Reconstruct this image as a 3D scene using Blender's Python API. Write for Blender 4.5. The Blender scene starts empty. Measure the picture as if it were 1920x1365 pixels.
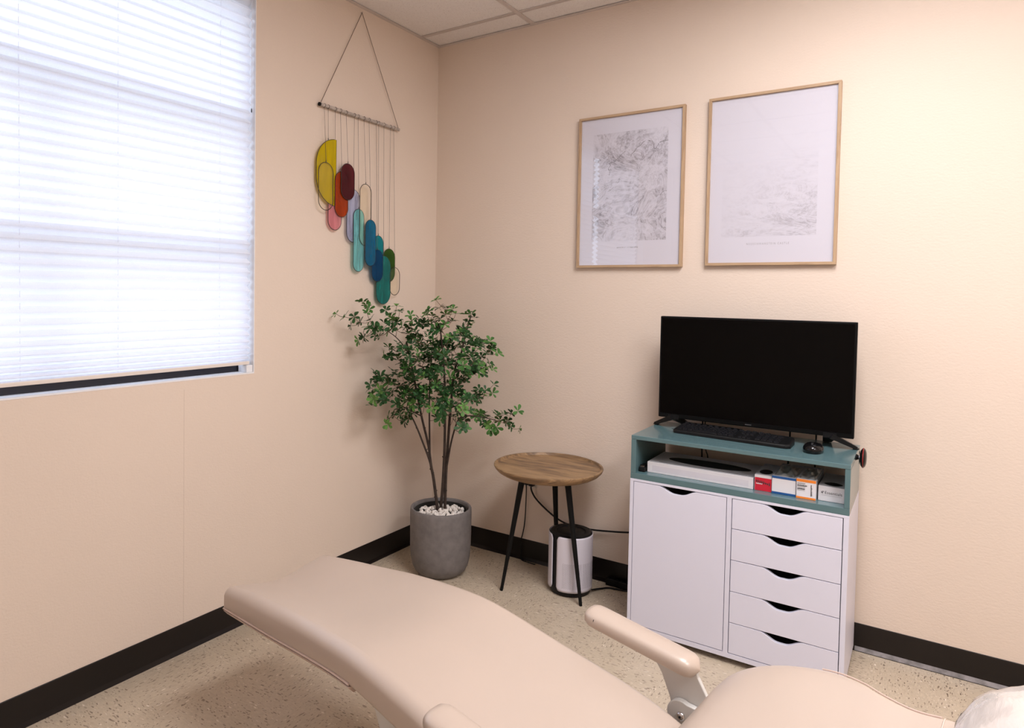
import bpy, math, random
from mathutils import Vector, Matrix, Euler
import mathutils
random.seed(11)
R = math.radians
C = bpy.context.scene.collection
S = bpy.context.scene

# ------------------------------------------------------------------ camera
cam_d = bpy.data.cameras.new('camera')
cam = bpy.data.objects.new('camera', cam_d)
C.objects.link(cam)
yaw, pitch, roll = R(-35.054), R(1.837), R(0.902)
fw = Vector((math.sin(yaw)*math.cos(pitch), math.cos(yaw)*math.cos(pitch), -math.sin(pitch)))
rt = Vector((math.cos(yaw), -math.sin(yaw), 0)); up = rt.cross(fw)
r2 = rt*math.cos(roll) + up*math.sin(roll)
u2 = up*math.cos(roll) - rt*math.sin(roll)
cam.matrix_world = Matrix(((r2.x, u2.x, -fw.x, 2.270), (r2.y, u2.y, -fw.y, -3.062),
                           (r2.z, u2.z, -fw.z, 1.379), (0, 0, 0, 1)))
cam_d.sensor_fit = 'HORIZONTAL'
cam_d.sensor_width = 36.0
cam_d.lens = 36.0*1266.42/1920
cam_d.shift_x = (960-848.41)/1920
cam_d.shift_y = (589.50-682.5)/1920
cam_d.clip_start = 0.02
S.camera = cam

# ------------------------------------------------------------------ exposure
S.view_settings.view_transform = 'Standard'
S.view_settings.look = 'None'
S.view_settings.exposure = 0.17
S.view_settings.gamma = 1.0
S.view_settings.use_curve_mapping = False
LAMP = 22.5        # radiance of the fluorescent diffusers
SKY = 3.5          # overcast sky outside the window

# ------------------------------------------------------------------ sky
w = bpy.data.worlds.new('overcast_sky'); S.world = w
w.use_nodes = True
nt = w.node_tree; nt.nodes.clear()
tc = nt.nodes.new('ShaderNodeTexCoord'); sp = nt.nodes.new('ShaderNodeSeparateXYZ')
rp = nt.nodes.new('ShaderNodeValToRGB'); bg = nt.nodes.new('ShaderNodeBackground'); wo = nt.nodes.new('ShaderNodeOutputWorld')
ad = nt.nodes.new('ShaderNodeMath'); ad.operation = 'MULTIPLY_ADD'; ad.inputs[1].default_value = .5; ad.inputs[2].default_value = .5
nt.links.new(tc.outputs['Generated'], sp.inputs[0]); nt.links.new(sp.outputs['Z'], ad.inputs[0])
nt.links.new(ad.outputs[0], rp.inputs[0]); nt.links.new(rp.outputs[0], bg.inputs[0]); nt.links.new(bg.outputs[0], wo.inputs[0])
cr = rp.color_ramp
cr.elements[0].position = 0; cr.elements[0].color = (.16, .17, .19, 1)
cr.elements[1].position = 1; cr.elements[1].color = (.62, .74, 1.0, 1)
e = cr.elements.new(.49); e.color = (.20, .21, .24, 1)
e = cr.elements.new(.52); e.color = (.80, .87, 1.0, 1)
bg.inputs[1].default_value = SKY

# ------------------------------------------------------------------ materials
class NT:
    def __init__(s, name):
        s.m = bpy.data.materials.new(name); s.m.use_nodes = True
        s.t = s.m.node_tree; s.t.nodes.clear()
        s.out = s.n('OutputMaterial')
    def n(s, kind, **kw):
        nd = s.t.nodes.new('ShaderNode'+kind)
        for k, v in kw.items():
            if k.startswith('i_'):
                key = k[2:]
                key = int(key) if key.isdigit() else key.replace('_', ' ')
                nd.inputs[key].default_value = v
            else: setattr(nd, k, v)
        return nd
    def l(s, a, b): s.t.links.new(a, b)
    def math(s, op, a, b=None, c=None, clamp=False):
        nd = s.n('Math', operation=op); nd.use_clamp = clamp
        for i, v in enumerate((a, b, c)):
            if v is None: continue
            if isinstance(v, (int, float)): nd.inputs[i].default_value = v
            else: s.l(v, nd.inputs[i])
        return nd.outputs[0]
    def ramp(s, fac, stops):
        nd = s.n('ValToRGB'); s.l(fac, nd.inputs[0]); cr = nd.color_ramp
        while len(cr.elements) < len(stops): cr.elements.new(.5)
        for el, (p, c) in zip(cr.elements, stops):
            el.position = p; el.color = (*c, 1) if len(c) == 3 else c
        return nd.outputs[0]
    def mix(s, fac, a, b):
        nd = s.n('Mix', data_type='RGBA')
        for v, k in ((fac, 0), (a, 6), (b, 7)):
            if isinstance(v, (int, float)): nd.inputs[k].default_value = v
            elif isinstance(v, tuple): nd.inputs[k].default_value = (*v, 1)
            else: s.l(v, nd.inputs[k])
        return nd.outputs[2]
    def coord(s, scale=(1, 1, 1), rot=(0, 0, 0), loc=(0, 0, 0), kind='Object'):
        t = s.n('TexCoord'); mp = s.n('Mapping')
        mp.inputs['Scale'].default_value = scale; mp.inputs['Rotation'].default_value = rot; mp.inputs['Location'].default_value = loc
        s.l(t.outputs[kind], mp.inputs[0]); return mp.outputs[0]
    def noise(s, vec, scale, detail=2, rough=.5, dist=0):
        nd = s.n('TexNoise'); s.l(vec, nd.inputs['Vector'])
        nd.inputs['Scale'].default_value = scale; nd.inputs['Detail'].default_value = detail
        nd.inputs['Roughness'].default_value = rough; nd.inputs['Distortion'].default_value = dist
        return nd.outputs[0]
    def bump(s, h, strength, dist=.01):
        nd = s.n('Bump'); s.l(h, nd.inputs['Height']); nd.inputs['Strength'].default_value = strength
        nd.inputs['Distance'].default_value = dist; return nd.outputs[0]
    def bsdf(s, color, rough=.5, metal=0, spec=.5, normal=None, coat=0, coat_rough=.1):
        b = s.n('BsdfPrincipled')
        if isinstance(color, tuple): b.inputs['Base Color'].default_value = (*color, 1)
        else: s.l(color, b.inputs['Base Color'])
        if isinstance(rough, (int, float)): b.inputs['Roughness'].default_value = rough
        else: s.l(rough, b.inputs['Roughness'])
        b.inputs['Metallic'].default_value = metal
        b.inputs['Specular IOR Level'].default_value = spec
        b.inputs['Coat Weight'].default_value = coat; b.inputs['Coat Roughness'].default_value = coat_rough
        if normal is not None: s.l(normal, b.inputs['Normal'])
        return b.outputs[0]
    def done(s, sh):
        s.l(sh, s.out.inputs[0]); return s.m

def plain(name, col, rough=.5, metal=0, spec=.5, var=.06, vscale=8, bump=0, bscale=300, coat=0):
    t = NT(name); v = t.coord()
    n = t.noise(v, vscale, 3)
    a = tuple(min(1, c*(1+var)) for c in col); b = tuple(c*(1-var) for c in col)
    c = t.ramp(n, [(.3, b), (.7, a)])
    nm = None
    if bump: nm = t.bump(t.noise(v, bscale, 2), bump, .002)
    return t.done(t.bsdf(c, rough, metal, spec, nm, coat))

def wall_mat(name, seam=False):
    t = NT(name); v = t.coord()
    n = t.noise(v, 1.3, 3)
    c = t.ramp(n, [(.3, (.705, .592, .500)), (.7, (.725, .610, .517))])
    h = t.noise(v, 150, 3, .6)
    h2 = t.noise(t.coord((1, 1, 2.2)), 60, 2)
    hh = t.math('ADD', h, h2)
    if seam:
        sp = t.n('SeparateXYZ'); t.l(t.coord(), sp.inputs[0])
        d = t.math('ABSOLUTE', t.math('ADD', sp.outputs['Y'], 1.572))
        m = t.math('LESS_THAN', d, .0012)
        m = t.math('MULTIPLY', m, t.math('LESS_THAN', sp.outputs['Z'], 1.0))
        c = t.mix(t.math('MULTIPLY', m, .35), c, (.42, .32, .25))
    return t.done(t.bsdf(c, .62, 0, .3, t.bump(hh, .35, .0016)))
M_WALL = wall_mat('painted_wall'); M_WALL_L = wall_mat('painted_wall_with_seam', True)

def floor_mat():
    t = NT('speckled_vinyl_tile')
    sp = t.n('SeparateXYZ'); t.l(t.coord(), sp.inputs[0])
    ck = t.n('TexChecker'); t.l(t.coord(), ck.inputs[0]); ck.inputs['Scale'].default_value = 1/.3048
    v0 = t.coord()
    base = t.ramp(t.noise(v0, 9, 4, .6), [(.3, (.555, .465, .345)), (.7, (.62, .52, .395))])
    def chips(scale, stretch, lo, seedloc, dark, mid, light):
        outs = []
        for a in ((1, stretch, 1), (stretch, 1, 1)):
            vo = t.n('TexVoronoi'); vo.inputs['Scale'].default_value = scale; vo.inputs['Randomness'].default_value = 1
            w1 = t.n('VectorMath', operation='ADD')
            nz = t.n('TexNoise'); t.l(v0, nz.inputs['Vector']); nz.inputs['Scale'].default_value = 25
            sc = t.n('VectorMath', operation='SCALE'); t.l(nz.outputs['Color'], sc.inputs[0]); sc.inputs['Scale'].default_value = .012
            t.l(t.coord(a, loc=seedloc), w1.inputs[0]); t.l(sc.outputs[0], w1.inputs[1])
            t.l(w1.outputs[0], vo.inputs['Vector'])
            outs.append((vo.outputs['Distance'], vo.outputs['Color']))
        dm = t.n('Mix', data_type='FLOAT'); t.l(ck.outputs['Fac'], dm.inputs[0]); t.l(outs[0][0], dm.inputs[2]); t.l(outs[1][0], dm.inputs[3])
        cm = t.mix(ck.outputs['Fac'], outs[0][1], outs[1][1])
        sc = t.n('SeparateColor'); t.l(cm, sc.inputs[0])
        msk = t.math('MULTIPLY', t.math('LESS_THAN', dm.outputs[0], lo), t.math('GREATER_THAN', sc.outputs[0], .45))
        col = t.ramp(sc.outputs[1], [(0, dark), (.38, dark), (.42, mid), (.78, mid), (.84, light)])
        return msk, col
    sn = []
    for a in ((70, 22, 20), (22, 70, 20)): sn.append(t.noise(t.coord(a), 2.2, 4, .7, .5))
    smx = t.n('Mix', data_type='FLOAT'); t.l(ck.outputs['Fac'], smx.inputs[0]); t.l(sn[0], smx.inputs[2]); t.l(sn[1], smx.inputs[3])
    c = t.mix(t.ramp(smx.outputs[0], [(.36, (0, 0, 0)), (.46, (.45, .45, .45)), (.56, (.5, .5, .5)), (.68, (1, 1, 1))]), (.35, .285, .22), base)
    c = t.mix(.55, base, c)
    for args in ((105, .33, .27, (0, 0, 0), (.13, .09, .065), (.26, .20, .15), (.78, .70, .60)),
                 (190, .38, .33, (3, 1, 0), (.17, .12, .09), (.46, .38, .29), (.66, .57, .47))):
        m, col = chips(*args)
        c = t.mix(t.math('MULTIPLY', m, .70), c, col)
    rough = t.math('MULTIPLY_ADD', t.noise(v0, 5, 3), .15, .32)
    return t.done(t.bsdf(c, rough, 0, .4, t.bump(t.noise(v0, 20, 2), .06, .003)))
M_FLOOR = floor_mat()

def tile_mat():
    t = NT('fissured_ceiling_tile'); v = t.coord(kind='Object')
    vo = t.n('TexVoronoi'); t.l(v, vo.inputs['Vector']); vo.inputs['Scale'].default_value = 130
    n = t.noise(v, 190, 3, .7)
    pit = t.math('MULTIPLY', t.math('LESS_THAN', vo.outputs['Distance'], .3), t.math('GREATER_THAN', n, .53))
    c = t.mix(t.math('MULTIPLY', pit, .55), (.84, .80, .78), (.46, .40, .37))
    c = t.mix(t.math('MULTIPLY', t.noise(v, 60, 3), .18), c, (.5, .45, .42))
    return t.done(t.bsdf(c, .9, 0, .1, t.bump(n, .4, .002)))
M_TILE = tile_mat()
M_GRID = plain('ceiling_grid_enamel', (.60, .53, .50), .5, var=.03)
M_BASE = plain('dark_rubber_base', (.008, .0055, .005), .34, spec=.35, var=.15, vscale=4, bump=.12, bscale=60)
M_BASE2 = plain('base_toe_highlight', (.24, .23, .24), .25, spec=.6, var=.35, vscale=30)  # pale grey carries the highlight along the baseboard toe as colour
M_WHITEP = plain('white_paint', (.80, .80, .82), .4, var=.02)
M_BRONZE = plain('dark_window_frame', (.012, .013, .022), .4, var=.1)
M_RAIL = plain('blind_rail_enamel', (.75, .68, .62), .4, var=.03)

def blind_mat():
    t = NT('pleated_fabric')
    v = t.coord((1, 1, 1))
    c = t.ramp(t.noise(v, 500, 2), [(.3, (.86, .86, .90)), (.7, (.92, .92, .95))])
    d = t.n('BsdfDiffuse'); t.l(c, d.inputs[0]); tr = t.n('BsdfTranslucent'); t.l(c, tr.inputs[0])
    m = t.n('MixShader', i_0=.50); t.l(d.outputs[0], m.inputs[1]); t.l(tr.outputs[0], m.inputs[2])
    return t.done(m.outputs[0])
M_BLIND = blind_mat()
M_CORD_L = plain('blind_cord', (.75, .75, .8), .6, var=.05)

def glass_pane_mat(name, tint=(1, 1, 1), rough=0.0, ior=1.5):
    t = NT(name)
    fr = t.n('Fresnel', i_IOR=ior); g = t.n('BsdfGlossy', i_Roughness=rough); tr = t.n('BsdfTransparent', i_Color=(*tint, 1))
    ge = t.n('NewGeometry'); fac = t.math('MULTIPLY', fr.outputs[0], t.math('SUBTRACT', 1.0, ge.outputs['Backfacing']))
    m = t.n('MixShader'); t.l(fac, m.inputs[0]); t.l(tr.outputs[0], m.inputs[1]); t.l(g.outputs[0], m.inputs[2])
    return t.done(m.outputs[0])
M_PANE = glass_pane_mat('clear_glass', ior=1.85); M_WINGLASS = glass_pane_mat('window_glass', (.95, .98, 1))

def stained(name, col, dens=.55, streak=0.0):
    t = NT(name)
    v = t.coord((9, 9, 1.2))
    n = t.noise(v, 6, 3, .6, .6)
    a = tuple(min(1, x*(1+.35*streak+.1)) for x in col); b = tuple(x*(1-.3*streak-.05) for x in col)
    c = t.ramp(n, [(.3, b), (.7, a)])
    p = t.bsdf(c, .12, 0, .5)
    tc = tuple(min(1, x**.35) for x in col)
    tr = t.n('BsdfTransparent', i_Color=(*tc, 1))
    m = t.n('MixShader', i_0=1-math.sqrt(1-dens)); t.l(tr.outputs[0], m.inputs[1]); t.l(p, m.inputs[2])
    return t.done(m.outputs[0])

def wood(name, c1, c2, c3, scale=(2, 26, 2), dist=1.6, rough=.5, bump=.15):
    t = NT(name); v = t.coord(scale)
    n = t.noise(v, 1.6, 4, .6, dist)
    n2 = t.noise(t.coord(tuple(x*5 for x in scale)), 3, 3)
    c = t.ramp(n, [(.28, c1), (.45, c2), (.55, c3), (.66, c2), (.8, c1)])
    c = t.mix(t.math('MULTIPLY', n2, .35), c, c1)
    return t.done(t.bsdf(c, rough, 0, .4, t.bump(n2, bump, .001)))
M_TABLE = wood('mango_wood', (.125, .076, .044), (.25, .15, .075), (.39, .245, .122), (2.0, 13, 13), .9, .45)
M_OAK_V = wood('oak_upright_grain', (.31, .20, .115), (.43, .29, .175), (.50, .35, .215), (60, 60, 3), .6, .5)
M_OAK_H = wood('oak_level_grain', (.31, .20, .115), (.43, .29, .175), (.50, .35, .215), (3, 60, 60), .6, .5)

M_VINYL = None
def vinyl():
    t = NT('upholstery_vinyl'); v = t.coord()
    c = t.ramp(t.noise(v, 3, 3), [(.3, (.49, .395, .328)), (.7, (.51, .41, .340))])
    h = t.noise(v, 420, 2)
    return t.done(t.bsdf(c, .33, 0, .6, t.bump(h, .08, .001), .15, .25))
M_VINYL = vinyl()
M_PIPING = plain('vinyl_piping', (.60, .46, .39), .45, var=.03)
M_LMETAL = plain('cast_grey_enamel', (.58, .56, .53), .4, var=.02)
M_STEEL = plain('polished_steel', (.62, .6, .6), .18, metal=1, var=.03)
M_BLACK = plain('black_plastic', (.005, .005, .0055), .45, spec=.25, var=.2)
M_BLACK_G = plain('gloss_black_plastic', (.004, .004, .0045), .15, spec=.35, var=.1)
M_SCREEN = plain('dark_screen', (.0004, .0004, .0006), .12, spec=.12, var=.05)
M_BMETAL = plain('black_iron', (.004, .004, .004), .6, spec=.2, var=.2)
M_KEY = plain('keycap_black', (.007, .007, .009), .5, spec=.25, var=.1)
M_TEAL = plain('teal_lacquer', (.098, .175, .19), .20, var=.04, vscale=3, coat=.2)
M_WHITE = plain('white_foil', (.69, .69, .80), .42, var=.012, vscale=2)
M_DARKIN = plain('drawer_inside', (.25, .24, .24), .8, var=.1)
M_CONC = plain('grey_concrete', (.165, .150, .146), .75, var=.14, vscale=30, bump=.25, bscale=130)
M_SOIL = plain('dark_liner', (.02, .018, .015), .9, var=.3)
M_PEB = plain('white_gravel', (.80, .75, .70), .8, var=.08, vscale=40, bump=.4, bscale=120)
M_STEM = plain('dark_bark', (.034, .021, .015), .75, var=.35, vscale=40, bump=.4, bscale=150)
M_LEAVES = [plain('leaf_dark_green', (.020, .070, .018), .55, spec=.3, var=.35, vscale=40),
            plain('leaf_mid_green', (.050, .145, .030), .55, spec=.3, var=.3, vscale=40),
            plain('leaf_light_green', (.100, .225, .050), .55, spec=.3, var=.3, vscale=40)]
M_PUR = plain('purifier_white', (.66, .63, .70), .38, var=.01)
M_CARD = plain('white_card', (.76, .74, .77), .55, var=.02)
M_CARD_TOP = plain('grey_card', (.42, .41, .42), .6, var=.03)
M_HOLE = plain('dark_opening', (.006, .005, .006), .9, var=.2)
M_RED = plain('red_print', (.60, .012, .035), .5, var=.04)
M_BLUE = plain('blue_print', (.010, .085, .28), .5, var=.04)
M_ORANGE = plain('orange_print', (.85, .24, .03), .5, var=.04)
M_INK = plain('black_ink', (.03, .03, .035), .6, var=.1)
M_INK_G = plain('grey_ink', (.32, .30, .33), .6, var=.1)
M_INK_LIGHT = plain('pale_ink', (.62, .59, .66), .6, var=.03)
M_TISSUE = plain('tissue', (.80, .80, .78), .9, var=.03)
M_FILM = glass_pane_mat('clear_film', (.86, .87, .88), .15, 1.4)

def lamp_mat():
    t = NT('lit_prismatic_diffuser'); v = t.coord()
    c = t.ramp(t.noise(v, 90, 1), [(.3, (1, .975, 1.0)), (.7, (1, .98, 1.0))])
    e = t.n('Emission'); t.l(c, e.inputs[0]); e.inputs[1].default_value = LAMP
    return t.done(e.outputs[0])
M_LAMP = lamp_mat()

def print_mat(name, strong, rivers, x0, x1, z0, z1, fade):
    """contour-line topography printed on white paper; coordinates in metres from the frame's lower left corner"""
    t = NT(name); v = t.coord()
    sp = t.n('SeparateXYZ'); t.l(v, sp.inputs[0]); X, Z = sp.outputs['X'], sp.outputs['Z']
    def inside(a, lo, hi): return t.math('MULTIPLY', t.math('GREATER_THAN', a, lo), t.math('LESS_THAN', a, hi))
    msk = t.math('MULTIPLY', inside(X, x0, x1), inside(Z, z0, z1))
    wv = t.coord((1, 1, 1.0 if rivers else 2.4), rot=(0, 0 if rivers else R(-14), 0))
    h = t.noise(wv, 5.0, 5, .55, 1.6)
    ln = t.math('SINE', t.math('MULTIPLY', h, 150))
    ln = t.math('MULTIPLY_ADD', ln, .5, .5)
    sl = t.noise(wv, 11, 5, .65, 1.5)
    shade = t.ramp(sl, [(.38, (0, 0, 0)), (.62, (1, 1, 1))])
    amt = t.math('MULTIPLY', ln, t.math('MULTIPLY_ADD', shade, .6, .25))
    amt = t.math('ADD', amt, t.math('MULTIPLY', shade, .45))
    b2 = t.math('MULTIPLY_ADD', t.math('SINE', t.math('MULTIPLY', h, 46)), .5, .5)
    amt = t.math('MULTIPLY', amt, t.math('MULTIPLY_ADD', b2, .7, .45))
    if False:
        rv = t.math('ABSOLUTE', t.math('SUBTRACT', t.noise(wv, 3.1, 5, .6, .3), .5))
        rvm = t.math('MULTIPLY', t.math('LESS_THAN', rv, .006), t.math('GREATER_THAN', t.noise(v, 6, 1), .47))
        amt = t.math('ADD', amt, t.math('MULTIPLY', rvm, .9))
    if fade:
        f = t.math('MULTIPLY_ADD', Z, -2.6, 1.28, clamp=True)
        f = t.math('MAXIMUM', f, .06)
        f2 = t.math('ADD', t.math('MULTIPLY_ADD', X, 2.2, .1), 0, clamp=True)
        amt = t.math('MULTIPLY', amt, t.math('MULTIPLY', f, f2))
    amt = t.math('MULTIPLY', amt, msk)
    amt = t.math('MULTIPLY', amt, strong, clamp=True)
    c = t.mix(amt, (.63, .615, .69), (.20, .18, .21))
    return t.done(t.bsdf(c, .6, 0, .3))

# ------------------------------------------------------------------ geometry helpers
class MB:
    def __init__(s): s.v = []; s.f = []; s.sm = []
    def add(s, vs, fs, smooth=False):
        o = len(s.v); s.v += [tuple(p) for p in vs]
        s.f += [tuple(i+o for i in f) for f in fs]; s.sm += [smooth]*len(fs); return s
    def box(s, x0, x1, y0, y1, z0, z1):
        v = [(x, y, z) for z in (z0, z1) for y in (y0, y1) for x in (x0, x1)]
        return s.add(v, [(0, 2, 3, 1), (4, 5, 7, 6), (0, 1, 5, 4), (1, 3, 7, 5), (3, 2, 6, 7), (2, 0, 4, 6)])
    def obox(s, c, ax, ay, az, hx, hy, hz):
        c, ax, ay, az = map(Vector, (c, ax, ay, az))
        v = [c+ax*hx*i+ay*hy*j+az*hz*k for k in (-1, 1) for j in (-1, 1) for i in (-1, 1)]
        return s.add(v, [(0, 2, 3, 1), (4, 5, 7, 6), (0, 1, 5, 4), (1, 3, 7, 5), (3, 2, 6, 7), (2, 0, 4, 6)])
    def loft(s, rings, cap=True, smooth=True, closed=True):
        n = len(rings[0]); v = [p for r in rings for p in r]; f = []
        for i in range(len(rings)-1):
            for j in range(n if closed else n-1):
                k = (j+1) % n
                f.append((i*n+j, i*n+k, (i+1)*n+k, (i+1)*n+j))
        s.add(v, f, smooth)
        if cap and closed:
            s.add(rings[0], [tuple(range(n-1, -1, -1))], smooth); s.add(rings[-1], [tuple(range(n))], smooth)
        return s
    def tube(s, pts, r, seg=8, cap=True):
        pts = [Vector(p) for p in pts]; rings = []; prev = None
        rr = r if isinstance(r, (list, tuple)) else [r]*len(pts)
        for i, p in enumerate(pts):
            t = (pts[min(i+1, len(pts)-1)] - pts[max(i-1, 0)])
            if t.length < 1e-9: t = Vector((0, 0, 1))
            t.normalize()
            a = prev - t*prev.dot(t) if prev is not None else (Vector((1, 0, 0)) if abs(t.x) < .8 else Vector((0, 1, 0)))
            if a.length < 1e-6: a = Vector((0, 1, 0))
            a = (a - t*a.dot(t)).normalized(); b = t.cross(a); prev = a
            rings.append([p+(a*math.cos(q)+b*math.sin(q))*rr[i] for q in [2*math.pi*k/seg for k in range(seg)]])
        return s.loft(rings, cap)
    def loop_tube(s, pts, r, seg=6):
        pts = [Vector(p) for p in pts]; n = len(pts); rings = []
        nrm = Vector((0, 0, 0))
        for i in range(n): nrm += pts[i].cross(pts[(i+1) % n])
        nrm.normalize()
        for i in range(n):
            t = (pts[(i+1) % n]-pts[i-1]).normalized(); a = t.cross(nrm)
            rings.append([pts[i]+(a*math.cos(q)+nrm*math.sin(q))*r for q in [2*math.pi*k/seg for k in range(seg)]])
        rings.append(rings[0]); return s.loft(rings, False)
    def lathe(s, prof, cx, cy, seg=48, cap=True):
        rings = [[(cx+r*math.cos(2*math.pi*k/seg), cy+r*math.sin(2*math.pi*k/seg), z) for k in range(seg)] for r, z in prof]
        return s.loft(rings, cap)
    def prism(s, poly, a, b, depth):
        """poly of 3D points, extruded by vector depth"""
        d = Vector(depth); n = len(poly); P = [Vector(p) for p in poly]; Q = [p+d for p in P]
        s.add(P+Q, [tuple(range(n)), tuple(range(2*n-1, n-1, -1))]+[(i, n+i, n+(i+1) % n, (i+1) % n)[::1] for i in range(n)])
        return s
    def ellipsoid(s, c, rx, ry, rz, nu=24, nv=14, f=None):
        rings = []
        for i in range(1, nv):
            a = math.pi*i/nv
            ring = []
            for k in range(nu):
                b = 2*math.pi*k/nu
                d = Vector((math.sin(a)*math.cos(b), math.sin(a)*math.sin(b), math.cos(a)))
                g = f(d) if f else 1
                ring.append((c[0]+rx*d.x*g, c[1]+ry*d.y*g, c[2]+rz*d.z*g))
            rings.append(ring)
        return s.loft(rings, True)
    def build(s, name, mat, parent=None, bevel=0, origin=None, subsurf=0, seg=2):
        o0 = Vector(origin) if origin is not None else (root_loc(parent) if parent else Vector((0, 0, 0)))
        me = bpy.data.meshes.new(name)
        me.from_pydata([Vector(v)-o0 for v in s.v], [], s.f); me.update()
        import bmesh
        bm = bmesh.new(); bm.from_mesh(me)
        bmesh.ops.remove_doubles(bm, verts=bm.verts, dist=1e-6)
        bmesh.ops.recalc_face_normals(bm, faces=bm.faces)
        bm.to_mesh(me); bm.free()
        if any(s.sm):
            me.shade_smooth(); me.set_sharp_from_angle(angle=R(42))
        me.materials.append(mat)
        o = bpy.data.objects.new(name, me); C.objects.link(o)
        if parent: o.parent = parent
        if origin is not None or not parent:
            o.location = o0 - (root_loc(parent) if parent else Vector((0, 0, 0)))
        if bevel:
            m = o.modifiers.new('edge', 'BEVEL'); m.width = bevel; m.segments = seg; m.limit_method = 'ANGLE'; m.angle_limit = R(40)
            m.harden_normals = False
        if subsurf:
            m = o.modifiers.new('smooth', 'SUBSURF'); m.levels = subsurf; m.render_levels = subsurf
        return o

def root_loc(o):
    while o.parent: o = o.parent
    return Vector(o.location)
def tag(o, label, cat, group=None, kind=None):
    o['label'] = label; o['category'] = cat
    if group: o['group'] = group
    if kind: o['kind'] = kind
    return o
def thing(name, label, cat, loc, group=None):
    o = bpy.data.objects.new(name, None); C.objects.link(o); o.location = loc
    o.empty_display_size = .05
    return tag(o, label, cat, group)
def struct(o, label=None):
    o['kind'] = 'structure'
    if label: o['label'] = label
    return o
def B(*a): return MB().box(*a)
def child_copy(src, parent, loc):
    c = src.copy(); C.objects.link(c); c.parent = parent; c.location = loc; return c
def text_mesh(name, body, size, mat, parent, loc, axis='front', spacing=1.0, align='CENTER', width=None, bold=0.0):
    """flat lettering as a mesh lying on a vertical plane facing -y"""
    cu = bpy.data.curves.new(name, 'FONT'); cu.body = body; cu.size = size; cu.align_x = align; cu.space_character = spacing; cu.offset = bold
    tmp = bpy.data.objects.new(name, cu); C.objects.link(tmp)
    bpy.context.view_layer.update()
    me = bpy.data.meshes.new_from_object(tmp.evaluated_get(bpy.context.evaluated_depsgraph_get()))
    bpy.data.objects.remove(tmp)
    if width:
        xs = [v.co.x for v in me.vertices]; k = width/(max(xs)-min(xs))
        for v in me.vertices: v.co.x *= k
    for v in me.vertices: v.co = Vector((v.co.x, 0, v.co.y))
    me.materials.clear(); me.materials.append(mat)
    o = bpy.data.objects.new(name, me); C.objects.link(o); o.parent = parent
    o.location = Vector(loc) - root_loc(parent)
    return o
def smooth_path(pts, n=6):
    P = [Vector(p) for p in pts]; out = []
    for i in range(len(P)-1):
        p0, p1, p2, p3 = P[max(i-1, 0)], P[i], P[i+1], P[min(i+2, len(P)-1)]
        for k in range(n):
            t = k/n
            out.append(.5*((2*p1)+(p2-p0)*t+(2*p0-5*p1+4*p2-p3)*t*t+(3*p1-p0-3*p2+p3)*t**3))
    out.append(P[-1]); return out
# ------------------------------------------------------------------ room shell
RX, RY, RZ = 3.9, -4.3, 2.74
WY0, WY1, WZ0, WZ1 = -3.42, -1.2508, 1.035, 2.60      # window opening in the left wall
struct(B(-.2, RX+.2, RY-.2, .2, -.1, 0).build('floor', M_FLOOR), 'beige vinyl floor with dark and white chips')
ceiling = struct(B(-.2, RX+.2, RY-.2, .2, RZ+.06, RZ+.12).build('ceiling', M_SOIL), 'suspended ceiling of speckled tiles in a metal grid')
m = MB()
m.box(-.16, 0, WY1, .2, 0, RZ+.06); m.box(-.16, 0, RY-.2, WY0, 0, RZ+.06)
m.box(-.16, 0, WY0, WY1, 0, WZ0); m.box(-.16, 0, WY0, WY1, WZ1, RZ+.06)
struct(m.build('wall_left', M_WALL_L), 'beige wall with the window')
struct(B(0, RX, 0, .16, 0, RZ+.06).build('wall_back', M_WALL), 'beige wall behind the cabinet')
struct(B(RX, RX+.16, RY-.2, .16, 0, RZ+.06).build('wall_right', M_WALL))
struct(B(0, RX, RY-.16, RY, 0, RZ+.06).build('wall_front', M_WALL))

def base_profile(nm, pts_dir, a, b, mat):
    """cove base: a straight back and a flared toe, swept from a to b"""
    prof = [(0, 0), (.0085, 0), (.0085, .002), (.0055, .010), (.0032, .017), (.0030, .1075), (.0018, .1095), (0, .1095)]
    rings = []
    for q in (a, b):
        rings.append([(q[0]+pts_dir[0]*d, q[1]+pts_dir[1]*d, z) for d, z in prof])
    return MB().loft(rings, True, False).build(nm, mat)
bl = struct(base_profile('baseboard_left', (1, 0), (0, RY, 0), (0, 0, 0), M_BASE), 'dark rubber baseboard under the window wall')
bb = struct(base_profile('baseboard_back', (0, -1), (0, 0, 0), (RX, 0, 0), M_BASE), 'dark rubber baseboard on the picture wall')
struct(base_profile('baseboard_right', (-1, 0), (RX, RY, 0), (RX, 0, 0), M_BASE))
struct(base_profile('baseboard_front', (0, 1), (0, RY, 0), (RX, RY, 0), M_BASE))
m = MB(); m.loft([[(x, -.0086, .0025), (x, -.0058, .0112), (x, -.0036, .0185), (x, -.003, .0185), (x, -.003, .0025)] for x in (2.08, RX-.01)], True, False)
o = m.build('toe_highlight', M_BASE2, bb); o['label'] = 'toe strip with its highlight painted pale grey'  # overlay strip: the toe's silvery reflection is put into its colour

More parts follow.
